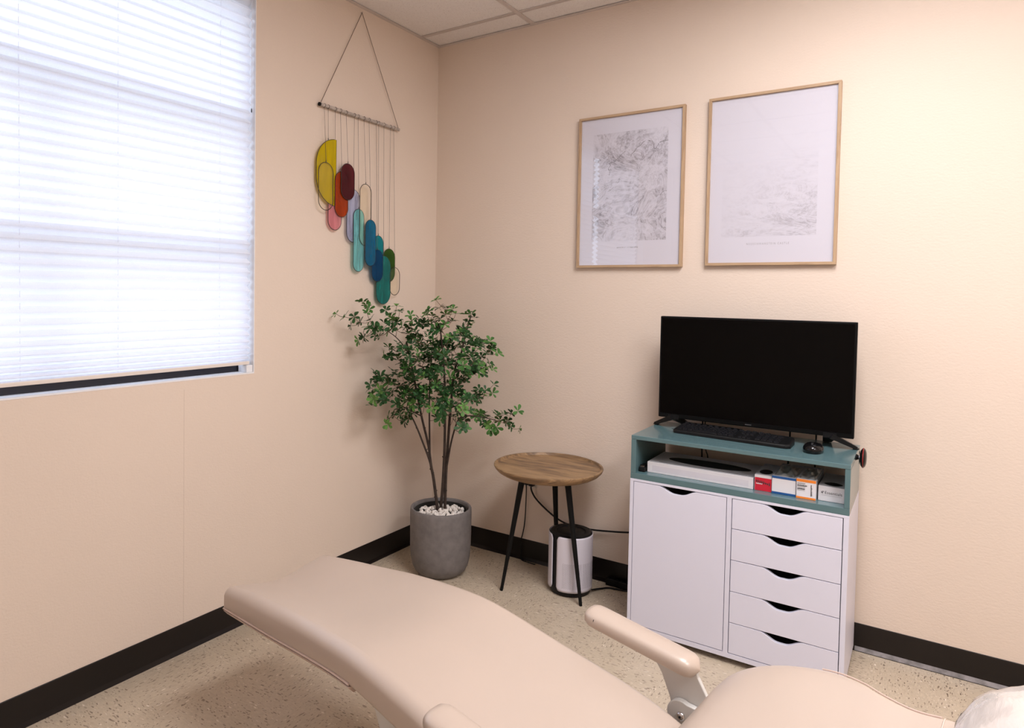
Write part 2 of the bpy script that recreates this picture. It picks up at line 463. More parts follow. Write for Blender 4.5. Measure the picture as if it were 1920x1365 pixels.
# ceiling grid
gx = [.60+.61*i for i in range(6)]; gy = [-.175-.61*i for i in range(7)]
lamps = [(2, 2), (4, 3)]                        # column, row of each 0.61 x 1.22 m fixture (two rows long)
xs = [0]+gx+[RX]; ys = [0]+gy+[RY]
xs = [x for x in xs if x <= RX]; ys = [y for y in ys if y >= RY]
lampcell = set()
for c_, r_ in lamps: lampcell |= {(c_, r_), (c_, r_+1)}
tmesh = {}
for i in range(len(xs)-1):
    for j in range(len(ys)-1):
        if (i-1, j-0) in {(c_, r_) for c_, r_ in lampcell}: continue
        x0, x1, y0, y1 = xs[i]+.006, xs[i+1]-.006, ys[j+1]+.006, ys[j]-.006
        key = (round(x1-x0, 3), round(y1-y0, 3))
        if key not in tmesh:
            o = B(x0, x1, y0, y1, RZ+.004, RZ+.018).build('ceiling_tile', M_TILE, ceiling, origin=(x0, y0, RZ))
            tmesh[key] = o
        else: child_copy(tmesh[key], ceiling, (x0, y0, RZ))
bars = []
for x in gx: bars.append((x-.012, x+.012, RY, 0))
for o_ in bars:
    m = B(o_[0], o_[1], o_[2], o_[3], RZ-.0005, RZ+.003); m.box((o_[0]+o_[1])/2-.001, (o_[0]+o_[1])/2+.001, o_[2], o_[3], RZ, RZ+.035)
    m.build('grid_bar', M_GRID, ceiling)
for y in gy:
    m = B(0, RX, y-.012, y+.012, RZ, RZ+.0028); m.box(0, RX, y-.001, y+.001, RZ, RZ+.03)
    m.build('grid_bar', M_GRID, ceiling)
for n_, a in enumerate([(0, .022, RY, 0, RZ-.001, RZ+.001), (0, RX, -.022, 0, RZ-.0012, RZ+.0008), (RX-.022, RX, RY, 0, RZ-.001, RZ+.001), (0, RX, RY, RY+.022, RZ-.001, RZ+.001)]):
    struct(B(*a).build('trim_%d' % (n_+1), M_GRID), 'painted wall angle carrying the ceiling tiles')
for c_, r_ in lamps:  # the right-hand panel is an added, unseen fill lamp for more even light
    x0, x1 = gx[c_]+.013, gx[c_+1]-.013; y1, y0 = gy[r_-1]-.013, gy[r_+1]+.013
    t = thing('ceiling_light', {(2, 2): 'recessed fluorescent ceiling panel nearest the picture wall', (4, 3): 'added fill panel in the ceiling along the right side of the room'}[(c_, r_)], 'ceiling light', (x0, y0, RZ), None)
    m = MB(); z0, z1 = RZ+.0032, RZ+.055
    m.box(x0, x1, y0, y0+.02, z0, z1); m.box(x0, x1, y1-.02, y1, z0, z1); m.box(x0, x0+.02, y0+.02, y1-.02, z0, z1); m.box(x1-.02, x1, y0+.02, y1-.02, z0, z1)
    m.build('frame', M_WHITEP, t)
    MB().add([(x0+.02, y0+.02, z0+.004), (x1-.02, y0+.02, z0+.004), (x1-.02, y1-.02, z0+.004), (x0+.02, y1-.02, z0+.004)], [(0, 3, 2, 1)]).build('diffuser', M_LAMP, t)

# ------------------------------------------------------------------ window and blinds
win = bpy.data.objects.new('window_1', None); C.objects.link(win); win.location = (-.1, WY1, WZ0)
win['kind'] = 'structure'; win['label'] = 'bright window behind pleated blinds'
m = MB(); FX0, FX1 = -.105, -.062; GX0, GX1 = -.150, -.106
m.box(FX0, FX1, WY0, WY1, WZ0, WZ0+.038); m.box(FX0, FX1, WY0, WY1, WZ1-.04, WZ1)
m.box(FX0, FX1, WY0, WY0+.04, WZ0+.038, WZ1-.04)
m.build('window_frame', M_BRONZE, win)
MB().box(FX0, FX1, WY1-.03, WY1, WZ0+.038, WZ1-.04).build('window_frame', M_WHITEP, win)
MULL = [-2.04, -2.84]; RAILS = [1.555, 2.085]
for y in MULL: B(GX0+.003, GX1-.004, y-.020, y+.020, WZ0+.038, RAILS[1]-.02).build('mullion', M_WHITEP, win)
for z in RAILS: B(GX0, GX1, WY0+.04, WY1-.03, z-.014, z+.046).build('window_rail', M_WHITEP, win)
B(-.088, -.084, WY0+.04, WY1-.03, WZ0+.038, WZ1-.04).build('window_pane', M_WINGLASS, win)
B(-.062, .0012, WY0, WY1, WZ0-.002, WZ0+.0035).build('window_sill', M_WHITEP, win)
B(-.062, .001, WY1-.003, WY1+.0004, WZ0+.0035, WZ1).build('window_jamb', M_WHITEP, win)

PITCH = .038
def blind(y0, y1, label, side):
    t = thing('pleated_blind', label, 'blind', (-.022, (y0+y1)/2, 1.07), 'pleated window blinds')
    zt, zb = WZ1-.03, 1.082
    zs = []; z = zt
    while z > zb+.004:
        zs.append(z); k = min(1, .45+(z-zb)/.35)
        z -= PITCH/2*k
    zs.append(zb)
    m = MB(); n = len(zs); v = []
    for i, z in enumerate(zs):
        x = -.012 if i % 2 else -.034
        v += [(x, y0, z), (x, y1, z)]
    m.add(v, [(2*i, 2*i+1, 2*i+3, 2*i+2) for i in range(n-1)])
    m.build('pleated_fabric', M_BLIND, t)
    B(-.037, -.010, y0-.003, y1+.003, WZ1-.03, WZ1-.004).build('head_rail', M_RAIL, t, bevel=.002)
    B(-.036, -.011, y0+.002, y1-.002, 1.070, 1.083).build('bottom_rail', M_RAIL, t, bevel=.002)
    for y in (y1-.14, (y0+y1)/2-.05, y0+.14):
        MB().tube([(-.0230, y, WZ1-.03), (-.0230, y, 1.083)], .0007, 4).build('lift_cord', M_CORD_L, t)
    return t
t1 = blind(-2.262, -1.2625, 'white pleated blind lit from outside, next to the glass wall hanging', 1)
MB().tube([(-.006, -1.2665, WZ1-.02), (-.006, -1.2665, 2.115)], .0011, 6).build('pull_cord', M_CORD_L, t1)
MB().lathe([(.0010, 2.117), (.0020, 2.112), (.0020, 2.102), (.0012, 2.100)], -.006, -1.2665, 10).build('cord_tip', M_BLACK, t1)
B(-.058, -.004, -1.285, -1.2545, 1.0385, 1.068).build('hold_down_bracket', M_WHITEP, t1, bevel=.002)
blind(-3.270, -2.345, 'white pleated blind lit from outside, farther from the corner', -1)

# ------------------------------------------------------------------ wall hanging of stained glass
wh = thing('glass_wall_hanging', 'wall hanging of coloured glass ovals on threads from a wooden rod', 'wall hanging', (.01, -.634, 1.32))
BZ = 2.215
MB().tube([(.016, -.912, BZ), (.016, -.355, BZ-.001)], .0078, 12).build('rod', plain('bleached_wood', (.42, .36, .32), .7, var=.3, vscale=60), wh)
MB().tube([(.016, -.9155, BZ), (.016, -.908, BZ)], .0082, 12).build('rod_end', M_BMETAL, wh)
cordm = plain('brown_twine', (.12, .075, .05), .8, var=.1)
MB().tube([(.016, -.906, BZ+.006), (.009, -.634, 2.715)], .0014, 6).build('hanging_cord', cordm, wh)
MB().tube([(.009, -.634, 2.715), (.016, -.362, BZ+.006)], .0014, 6).build('hanging_cord', cordm, wh)
MB().tube([(.0005, -.634, 2.716), (.012, -.634, 2.7175)], .0022, 8).build('nail', M_STEEL, wh)
LEAD = plain('lead_came', (.035, .028, .026), .45, metal=.3, var=.2)
THR = plain('dark_thread', (.10, .07, .06), .8, var=.1)
G = [  # name, y left, y right, z top, z bottom, colour, density, x offset, label, string y
 ('pink', -.8551, -.7697, 1.8076, 1.6604, (.78, .34, .38), .55, .018, 'pink oval pane', -.8138),
 ('orange', -.8172, -.7319, 1.9335, 1.7239, (.46, .060, .008), .7, .023, 'burnt orange oval pane', -.7796),
 ('maroon', -.7844, -.6958, 1.9758, 1.8072, (.095, .006, .013), .75, .029, 'dark red oval pane', -.7424),
 ('lavender', -.7350, -.6458, 1.8626, 1.6124, (.52, .55, .76), .6, .019, 'pale lavender oval pane', -.6869),
 ('aqua', -.6942, -.6226, 1.7730, 1.4737, (.27, .66, .68), .6, .025, 'light aqua oval pane', -.6610),
 ('clear_b', -.6584, -.5776, 1.8972, 1.6010, (.97, .94, .84), .03, .031, 'clear oval pane with dark rim', -.6198),
 ('blue', -.6224, -.5481, 1.7280, 1.5029, (.002, .15, .30), .75, .036, 'deep blue oval pane', -.5837),
 ('cyan', -.5444, -.4703, 1.6576, 1.5061, (.002, .30, .36), .7, .018, 'turquoise oval pane', -.5129),
 ('navy', -.5682, -.4846, 1.5865, 1.4293, (.001, .095, .25), .55, .030, 'navy blue oval pane', -.5321),
 ('teal', -.5265, -.4186, 1.5588, 1.3162, (.008, .215, .20), .75, .024, 'teal green oval pane', -.4730),
 ('green', -.4689, -.3778, 1.5976, 1.4296, (.028, .105, .008), .7, .018, 'grass green oval pane', -.4231),
 ('clear_c', -.4238, -.3451, 1.5040, 1.3623, (.97, .94, .84), .03, .024, 'clear oval pane with thin rim', -.3973),
 ('clear_a', -.9244, -.8335, 1.9591, 1.7442, (.97, .94, .84), .03, .027, 'clear oval pane with dark rim', -.8833),
 ('yellow', 0, 0, 0, 0, (.66, .52, .002), .7, .019, 'yellow half-round pane', -.8585)]
def capsule(y0, y1, z1, z0, n=14):
    r = (y1-y0)/2; c = (y0+y1)/2; P = []
    for k in range(n+1): a = math.pi*k/n; P.append((c+r*math.cos(a), z1-r+r*math.sin(a)))
    for k in range(n+1): a = math.pi+math.pi*k/n; P.append((c+r*math.cos(a), z0+r+r*math.sin(a)))
    return P
for nm, y0, y1, zt, zb, col, dens, xo, lab, sy in G:
    if nm == 'yellow':
        r = .123; P = [(-.808, 2.074-.304)]
        P = [(-.808-r*math.sin(math.pi/2*k/12), 2.074-r+r*math.cos(math.pi/2*k/12)) for k in range(13)]
        P += [(-.808-r*math.cos(math.pi/2*k/12), 1.770+r-r*math.sin(math.pi/2*k/12)) for k in range(13)]
        zt = 2.074-.012; sy2 = -.8585
    else:
        P = capsule(y0, y1, zt, zb); sy2 = (y0+y1)/2
    m = MB().prism([(xo-.0012, y, z) for y, z in P], 0, 0, (.0024, 0, 0))
    mt = stained('stained_glass_'+nm.split('_')[0], col, dens, 1.0 if nm in ('teal', 'aqua', 'lavender') else .3)
    gp = m.build('glass_pane', mt, wh); gp['label'] = lab
    rim = MB().loop_tube([(xo, y, z) for y, z in P], .0016).build('lead_rim', LEAD, gp)
    rim.parent = gp
    zz = zt if nm != 'yellow' else 2.074-(.123-math.sqrt(.123**2-.0505**2))
    MB().tube([(.016, sy, BZ-.008), (.5*xo+.008, sy*.5+sy2*.5, (BZ+zz)/2), (xo, sy2, zz+.006)], .0008, 5).build('thread', THR, wh)
    MB().tube([(xo, sy2, zz+.001), (xo, sy2, zz+.010)], .0018, 6).build('hook', LEAD, wh)
    MB().loop_tube([(.016+.0088*math.cos(a), sy, BZ+.0088*math.sin(a)) for a in [2*math.pi*k/10 for k in range(10)]], .0010, 5).build('thread_loop', THR, wh)

# ------------------------------------------------------------------ framed prints
def picture(x0, x1, z0, z1, label, mat, which):
    t = thing('framed_print', label, 'picture', (x0, -.001, z0), 'framed topographic prints')
    D0, D1, F = -.001, -.0225, .0115
    def rail(P, mt): MB().prism([(p[0], D1, p[1]) for p in P], 0, 0, (0, D0-D1, 0)).build('frame_rail', mt, t, bevel=.0006)
    rail([(x0, z0), (x1, z0), (x1-F, z0+F), (x0+F, z0+F)], M_OAK_H)
    rail([(x0, z1), (x0+F, z1-F), (x1-F, z1-F), (x1, z1)], M_OAK_H)
    rail([(x0, z0), (x0+F, z0+F), (x0+F, z1-F), (x0, z1)], M_OAK_V)
    rail([(x1, z0), (x1, z1), (x1-F, z1-F), (x1-F, z0+F)], M_OAK_V)
    p = B(x0+F-.003, x1-F+.003, -.0125, -.004, z0+F-.003, z1-F+.003).build('print', mat, t)
    B(x0+F-.002, x1-F+.002, -.0160, -.0145, z0+F-.002, z1-F+.002).build('glass', M_PANE, t)
    yy = -.01262
    if which == 1:
        for path, wd in (([(1.022, 1.945), (1.026, 1.962), (1.017, 1.978), (1.028, 1.990), (1.022, 2.003), (1.040, 2.004), (1.058, 2.016), (1.075, 2.032), (1.098, 2.050)], .0022),
                         ([(1.127, 2.022), (1.131, 2.036), (1.142, 2.044), (1.155, 2.061), (1.170, 2.068), (1.181, 2.081), (1.194, 2.089)], .0028),
                         ([(1.205, 2.087), (1.222, 2.084), (1.231, 2.072), (1.233, 2.056), (1.239, 2.046), (1.249, 2.057), (1.256, 2.070)], .0026),
                         ([(1.258, 2.073), (1.272, 2.076), (1.284, 2.080), (1.298, 2.079)], .0030),
                         ([(1.062, 1.905), (1.072, 1.914), (1.070, 1.925), (1.079, 1.921)], .0016), ([(1.268, 1.835), (1.280, 1.850), (1.297, 1.853)], .0018), ([(1.016, 1.868), (1.030, 1.874), (1.046, 1.889)], .0010)):
            Q = smooth_path([(x, yy, z) for x, z in path], 5); m = MB(); v = []
            for i, q in enumerate(Q):
                t_ = (Q[min(i+1, len(Q)-1)]-Q[max(i-1, 0)]).normalized(); nn = Vector((-t_.z, 0, t_.x))
                k = wd*random.uniform(.25, .85); q = q+nn*random.uniform(-.0012, .0012); v += [q+nn*k, q-nn*k]
            m.add(v, [(2*i, 2*i+1, 2*i+3, 2*i+2) for i in range(len(Q)-1)])
            m.build('printed_river_line', plain('map_river_ink', (.20, .19, .21), .6, var=.3, vscale=200), p)
    if which == 2:
        text_mesh('lettering', 'NEUSCHWANSTEIN CASTLE', .0125, M_INK_G, p, (1.7205, yy, 1.5995), spacing=1.5, width=.163)
        for k, (w_, z_) in enumerate(((.082, 1.5905), (.050, 1.5835))):
            m = MB(); x = 1.7205-w_/2
            while x < 1.7205+w_/2:
                l = random.uniform(.002, .004); m.box(x, x+l, yy-.0001, yy, z_, z_+.0026); x += l+random.uniform(.0012, .003)
            m.build('small_lettering', M_INK_LIGHT, p)
    else:
        for k, (w_, z_, h_, mt) in enumerate(((.098, 1.600, .0060, M_INK_G), (.082, 1.590, .0026, M_INK_LIGHT), (.040, 1.583, .0026, M_INK_LIGHT))):
            m = MB(); x = 1.118-w_/2; i = 0
            while x < 1.118+w_/2:
                l = random.uniform(.0022, .0042)
                if not (k == 0 and i == 9):
                    m.box(x, x+l*.35, yy-.0001, yy, z_, z_+h_); m.box(x+l*.35, x+l, yy-.0001, yy, z_+h_*random.choice((0, .4, .8)), z_+h_*random.uniform(.85, 1))
                x += l+.0016; i += 1
            m.build('small_lettering', mt, p)
    return t
picture(.868, 1.373, 1.510, 2.227, 'oak framed contour map with dark river lines, nearer the corner', print_mat('contour_map_dark', .62, True, .072, .430, .124, .632, False), 1)
picture(1.474, 1.973, 1.514, 2.232, 'oak framed pale contour map above the television', print_mat('contour_map_pale', .62, False, .062, .425, .120, .650, True), 2)

# ------------------------------------------------------------------ storage cabinet
X0, X1, YF, YB, Z0, Z1, Z2 = 1.307, 2.077, -.415, -.020, .025, .639, .815
cab = thing('storage_cabinet', 'white cabinet with one door and five drawers, scooped handle cut-outs', 'cabinet', (X0, YF, 0))
TH = .0155
B(X0, X0+.0135, YF, YB, Z0, Z1-.0095).build('side_panel', M_WHITE, cab, bevel=.0008)
B(X1-.0165, X1, YF, YB, Z0, Z1-.0095).build('side_panel', M_WHITE, cab, bevel=.0008)
B(X0, X1, YF, YB, Z1-.0095, Z1).build('top_panel', M_WHITE, cab, bevel=.0008)
B(X0+.0135, X1-.0165, YF, YB, Z0, Z0+.018).build('bottom_panel', M_WHITE, cab)
B(1.6815, 1.6980, YF, YB, Z0+.018, Z1-.0095).build('divider', M_WHITE, cab)
B(X0+.0135, X1-.0165, YB-.008, YB-.002, Z0+.018, Z1-.0095).build('back_panel', M_DARKIN, cab)
for x in (X0+.04, X1-.04):
    for y in (YF+.05, YB-.05):
        MB().lathe([(.018, 0), (.020, .006), (.016, .0255)], x, y, 14).build('foot', M_BLACK, cab)
def scooped(x0, x1, z0, z1, cx, hw, dep, y, th):
    P = [(x0, z0), (x1, z0), (x1, z1)]
    n = 14
    R_ = []
    for k in range(n+1):        # right shoulder to the bottom of the scoop, then back up
        u = k/n; R_.append((cx+hw*(1-.86*u), z1-dep*(.5-.5*math.cos(math.pi*u))))
    L_ = [(2*cx-x, z) for x, z in reversed(R_)]
    P += R_+L_+[(x0, z1)]
    return MB().prism([(x, y, z) for x, z in P], 0, 0, (0, th, 0))
dz1 = Z1-.0115
scooped(X0+.0155, 1.6790, Z0+.0205, dz1, 1.497, .078, .024, YF+.0005, .016).build('door', M_WHITE, cab, bevel=.0008)
edges = [dz1, .5155, .3975, .2790, .1605, Z0+.0205]
for k in range(5):
    zt, zb = edges[k]-(.0012 if k else 0), edges[k+1]+(.0012 if k < 4 else 0)
    dr = scooped(1.7005, 2.0580, zb, zt, 1.879, .075, .026, YF+.0005, .016).build('drawer', M_WHITE, cab, bevel=.0008)
    m = MB(); m.box(1.708, 1.714, YF+.017, YF+.34, zb+.012, zt-.028); m.box(2.044, 2.050, YF+.017, YF+.34, zb+.012, zt-.028)
    m.box(1.714, 2.044, YF+.334, YF+.34, zb+.012, zt-.028); m.box(1.714, 2.044, YF+.017, YF+.334, zb+.012, zb+.018)
    m.build('drawer_box', M_DARKIN, dr)

riser = thing('monitor_riser', 'teal open shelf unit standing on the white cabinet', 'shelf', (X0, YF, Z1))
B(X0+.001, X1, YF, YB-.01, Z2-.0165, Z2).build('top_board', M_TEAL, riser, bevel=.0016)
B(X0+.001, X0+.0205, YF+.0006, YB-.01, Z1+.0245, Z2-.0170).build('side_board', M_TEAL, riser, bevel=.001)
B(X1-.0170, X1, YF+.0006, YB-.01, Z1+.0245, Z2-.0170).build('side_board', M_TEAL, riser, bevel=.001)
B(X0+.001, X1, YF+.0003, YB-.01, Z1+.0003, Z1+.0240).build('bottom_board', M_TEAL, riser, bevel=.001)
SZ = Z1+.0242

# boxes on the shelf
def hollow_opening(cx, cy, z, rx, ry, parent, n=20, pointed=False):
    P = []
    for k in range(n):
        a = 2*math.pi*k/n; c_, s_ = math.cos(a), math.sin(a)
        if pointed: s_ = math.copysign(abs(s_)**1.5, s_)
        P.append((cx+rx*c_, cy+ry*s_, z))
    return MB().prism(P, 0, 0, (0, 0, .0004)).build('opening', M_HOLE, parent)
fb = thing('glove_box', 'long flat white box with a dark oval opening, widest on the shelf', 'box', (1.56, -.30, SZ))
B(1.3600, 1.7610, -.367, -.150, SZ, SZ+.0430).build('carton', M_CARD, fb, bevel=.0012)
hollow_opening(1.575, -.262, SZ+.0431, .160, .052, fb)
B(1.40, 1.735, -.3465, -.3425, SZ+.0431, SZ+.0434).build('tear_line', M_INK, fb)
B(1.38, 1.745, -.3673, -.3671, SZ+.008, SZ+.030).build('printed_panel', plain('pale_lilac_print', (.68, .65, .70), .6, var=.04), fb)
m = MB(); 
for k in range(26):
    x = 1.55+k*.0068; m.box(x, x+.004, -.3676, -.3674, SZ+.012, SZ+.014)
m.build('small_lettering', M_INK_LIGHT, fb)
rb = thing('red_box', 'small carton with a red front and dark lettering', 'box', (1.795, -.30, SZ))
B(1.7655, 1.8240, -.368, -.170, SZ, SZ+.0590).build('carton', M_CARD, rb, bevel=.001)
B(1.7670, 1.8238, -.3687, -.3682, SZ+.001, SZ+.0490).build('red_front', M_RED, rb)
hollow_opening(1.795, -.31, SZ+.0591, .022, .038, rb)
m = MB(); random.seed(3); x = 1.7705
for k in range(8):
    h = random.uniform(.008, .016); zz = SZ+.034-k*.0011; wd = .0026
    m.box(x, x+wd, -.3692, -.3688, zz-h*.3, zz+h*.6); m.box(x+wd, x+wd+.002, -.3692, -.3688, zz, zz+.003); x += .0064
m.build('dark_lettering', M_INK, rb)
m = MB(); x = 1.7715
for k in range(7): m.box(x, x+.0022, -.3692, -.3688, SZ+.0245, SZ+.0285); x += .0032
m.build('white_lettering', M_CARD, rb)
bb_ = thing('tissue_box', 'white carton with blue bands and crumpled film on top', 'box', (1.865, -.30, SZ))
B(1.8260, 1.9050, -.374, -.150, SZ, SZ+.0660).build('carton', M_CARD, bb_, bevel=.001)
B(1.8262, 1.9048, -.3747, -.3742, SZ+.0575, SZ+.0662).build('blue_band', M_BLUE, bb_)
B(1.8262, 1.9048, -.3747, -.3742, SZ+.0006, SZ+.0085).build('blue_band', M_BLUE, bb_)
def crumple(cx, cy, z, rx, ry, h, seed, mat, parent, nm='film'):
    random.seed(seed); m = MB(); v = []; n = 14
    for i in range(n+1):
        for j in range(n+1):
            u, w_ = i/n*2-1, j/n*2-1
            edge = max(0, 1-max(abs(u), abs(w_))**3)
            zz = z+h*edge*(.45+.55*math.sin(5*u+seed)*math.cos(4*w_+seed*2))+random.uniform(-.0025, .0025)*edge+.0008
            v.append((cx+rx*u, cy+ry*w_, max(zz, z+.0006)))
    m.add(v, [(i*(n+1)+j, (i+1)*(n+1)+j, (i+1)*(n+1)+j+1, i*(n+1)+j+1) for i in range(n) for j in range(n)], True)
    return m.build(nm, mat, parent)
M_FOIL = plain('crumpled_film', (.42, .43, .43), .25, var=.1, coat=.5)
crumple(1.865, -.285, SZ+.066, .034, .082, .020, 2, M_FOIL, bb_)
hollow_opening(1.865, -.250, SZ+.0661, .030, .055, bb_)
ob = thing('orange_box', 'white carton with orange bands and black lettering', 'box', (1.938, -.30, SZ))
B(1.9075, 1.9700, -.380, -.160, SZ, SZ+.0700).build('carton', M_CARD, ob, bevel=.001)
B(1.9077, 1.9698, -.3807, -.3802, SZ+.0605, SZ+.0702).build('orange_band', M_ORANGE, ob)
B(1.9077, 1.9698, -.3807, -.3802, SZ+.0006, SZ+.0075).build('orange_band', M_ORANGE, ob)
m = MB(); random.seed(9)
for z_, h_, n_ in ((.0475, .0045, 10), (.0360, .0045, 8)):
    x = 1.911
    for k in range(n_): m.box(x, x+.0024, -.3812, -.3808, SZ+z_-h_/2, SZ+z_+h_/2*random.uniform(.5, 1)); x += .0031
for z_ in (.0555, .0525, .0415, .0300):
    x = 1.911
    while x < 1.936: m.box(x, x+.0011, -.3812, -.3808, SZ+z_, SZ+z_+.0011); x += .0018
for k in range(14): m.box(1.9535, 1.9535+.006*random.uniform(.4, 1), -.3812, -.3808, SZ+.014+k*.0029, SZ+.0155+k*.0029)
m.build('black_lettering', M_INK, ob)
crumple(1.941, -.285, SZ+.070, .026, .085, .012, 5, M_FOIL, ob)
eb = thing('essentials_box', 'white carton lettered Essentials with a pointed dark opening', 'box', (2.016, -.25, SZ))
B(1.9750, 2.0575, -.362, -.150, SZ, SZ+.0530).build('carton', M_CARD, eb, bevel=.0014)
hollow_opening(2.018, -.318, SZ+.0531, .030, .024, eb, pointed=True)
text_mesh('lettering', 'Essentials', .0145, M_HOLE, eb, (2.0225, -.3623, SZ+.0262), width=.0530)
m = MB(); m.box(1.9850, 1.9870, -.3625, -.3622, SZ+.027, SZ+.034); m.box(1.9878, 1.9930, -.3625, -.3622, SZ+.0325, SZ+.0350); m.box(1.9878, 1.9905, -.3625, -.3622, SZ+.027, SZ+.0310)
m.build('emblem', M_INK, eb)
m = MB(); x = 1.9860
while x < 2.048: m.box(x, x+.0016, -.3624, -.3622, SZ+.0205, SZ+.0218); x += .0026
m.build('small_lettering', M_INK_G, eb)
sg = thing('small_device', 'small black gadget beside the flat white box', 'gadget', (1.343, -.365, SZ))
B(1.3300, 1.3560, -.385, -.335, SZ, SZ+.0200).build('body', M_BLACK, sg, bevel=.004)
B(1.3335, 1.3525, -.378, -.345, SZ+.0200, SZ+.0275).build('button', M_BLACK_G, sg, bevel=.002)
B(1.3340, 1.3520, -.3795, -.3780, SZ+.0215, SZ+.0228).build('trim_line', M_STEEL, sg)

# red and black disc on the side of the riser
dk = thing('disc_hook', 'red rimmed black disc fixed to the side of the teal riser', 'disc', (X1, -.25, .815))
def disc(prof, cy, cz, x0):
    return MB().loft([[(x0+x, cy+r*math.cos(a), cz+r*math.sin(a)) for a in [2*math.pi*k/32 for k in range(32)]] for x, r in prof])
cy_, cz_ = -.235, .8085
disc([(.0005, .012), (.006, .009), (.010, .007)], cy_, cz_, X1).build('mount', M_BLACK, dk)
disc([(.0105, .010), (.0115, .024), (.0135, .025), (.0145, .012)], cy_, cz_, X1).build('steel_ring', M_STEEL, dk)
disc([(.014, .010), (.0155, .027), (.020, .034), (.0225, .0355)], cy_, cz_, X1).build('black_shell', M_BLACK_G, dk)
disc([(.0225, .0355), (.0240, .0362), (.0255, .0355)], cy_, cz_, X1).build('red_rim', plain('red_plastic', (.25, .015, .015), .3, var=.05), dk)
disc([(.0255, .0350), (.030, .031), (.0335, .020), (.0345, .008)], cy_, cz_, X1).build('black_shell', M_BLACK_G, dk)

# ------------------------------------------------------------------ television
tv = thing('television', 'black flat screen television on two splayed feet', 'television', (1.70, -.16, Z2))
TX0, TX1, TZ0, TZ1, TY = 1.3330, 2.0640, .8580, 1.2930, -.160
m = MB(); m.box(TX0, TX1, TY-.002, TY+.022, TZ0, TZ1); m.build('bezel', plain('bezel_black', (.003, .003, .0032), .5, spec=.12, var=.1), tv, bevel=.003)
B(TX0+.008, TX1-.008, TY-.0028, TY-.0018, TZ0+.019, TZ1-.008).build('screen', M_SCREEN, tv)
m = MB(); m.loft([[(TX0+.03, TY+.022, TZ0+.02), (TX1-.03, TY+.022, TZ0+.02), (TX1-.03, TY+.022, TZ1-.03), (TX0+.03, TY+.022, TZ1-.03)],
                  [(TX0+.08, TY+.058, TZ0+.04), (TX1-.08, TY+.058, TZ0+.04), (TX1-.08, TY+.058, TZ1-.13), (TX0+.08, TY+.058, TZ1-.13)]], True, False)
m.build('back_cover', M_BLACK, tv)
m = MB(); x = 1.6855
for k in range(6): m.box(x, x+.0030, TY-.0031, TY-.0026, TZ0+.0070, TZ0+.0105); x += .0040
m.build('maker_mark', plain('silver_print', (.10, .10, .105), .4, var=.05), tv)
for s_, fx in ((-1, 1.398), (1, 1.985)):
    m = MB()
    m.box(fx-.022, fx+.022, TY-.004, TY+.020, TZ0-.004, TZ0+.014)
    for tx, ty, k in ((fx+s_*.085, TY+.035, 1), (fx-s_*.02, TY+.110, .8)):
        if False: pass
        if False: pass
        a = Vector((fx, TY+.008, TZ0+.004)); b = Vector((tx, ty, Z2+.0060))
        d = (b-a).normalized(); sd = d.cross(Vector((0, 0, 1))).normalized(); n_ = sd.cross(d)
        rings = []
        for p, hw, hh in ((a, .024, .010), (a.lerp(b, .5), .019, .008), (b, .015, .0055)):
            rings.append([p+sd*hw*i+n_*hh*j for i, j in ((-1, -1), (1, -1), (1, 1), (-1, 1))])
        m.loft(rings, True, False)
        m.box(tx-.010, tx+.010, ty-.008, ty+.008, Z2+.0004, Z2+.0045)
    m.build('foot', M_BLACK, tv)

# ------------------------------------------------------------------ keyboard, mouse
ka = math.atan2(-.032, .444)
kax, kay = Vector((math.cos(ka), math.sin(ka), 0)), Vector((-math.sin(ka), math.cos(ka), 0))
K0 = Vector((1.424, -.262, Z2+.0006)); KW, KD = .446, .118; slope = math.atan(.014/KD)
kb = thing('keyboard', 'black computer keyboard lying in front of the television', 'keyboard', K0)
def kp(u, v, z): return K0+kax*u+kay*v+Vector((0, 0, z+math.tan(slope)*v))
m = MB(); ins = .012; rings = []
outl = [(.010, 0), (KW-.014, 0), (KW, .014), (KW-.006, KD-.01), (KW-.02, KD), (.018, KD), (.004, KD-.012), (0, .012)]
for gr, z in ((0, -.0), (0, .009), (-.004, .0135), (-.010, .0140)):
    cxu, cyv = KW/2, KD/2
    ring = []
    for u, v in outl:
        ring.append(kp(u+(-gr if u < cxu else gr), v+(-gr if v < cyv else gr), z if z > 0 else -math.tan(slope)*v+.0))
    rings.append(ring)
m.loft(rings, True, False).build('body', M_BLACK, kb, bevel=.0012)
m = MB(); m.obox(kp(KW*.44, .006, .0142), kax, kay, (0, 0, 1), .20, .002, .0006); m.build('wrist_edge', M_BLACK_G, kb)
km = None
def key(u, v, wd, hd=.0145):
    global km
    me_key = round(wd, 4)
    if me_key not in key.cache:
        a, b = (wd-.002)/2, hd/2-.0005; z = .0052
        m = MB(); m.loft([[(-a, -b, 0), (a, -b, 0), (a, b, 0), (-a, b, 0)], [(-a+.0018, -b+.0015, z), (a-.0018, -b+.0015, z), (a-.0018, b-.002, z), (-a+.0018, b-.002, z)]], True, False)
        me = bpy.data.meshes.new('key'); me.from_pydata(m.v, [], m.f); me.materials.append(M_KEY); key.cache[me_key] = me
    o = bpy.data.objects.new('key', key.cache[me_key]); C.objects.link(o); o.parent = kb
    o.location = kp(u+wd/2, v, .0141)-K0; o.rotation_euler = (slope, 0, ka)
key.cache = {}
U = .0162
rows = [[1]*12+[1.6, ], [1.25]+[1]*12+[1], [1.5]+[1]*10+[1.9], [1.75]+[1]*9+[1.9], [1.25, 1.25, 1.25, 5.6, 1.2, 1.2, 1.2]]
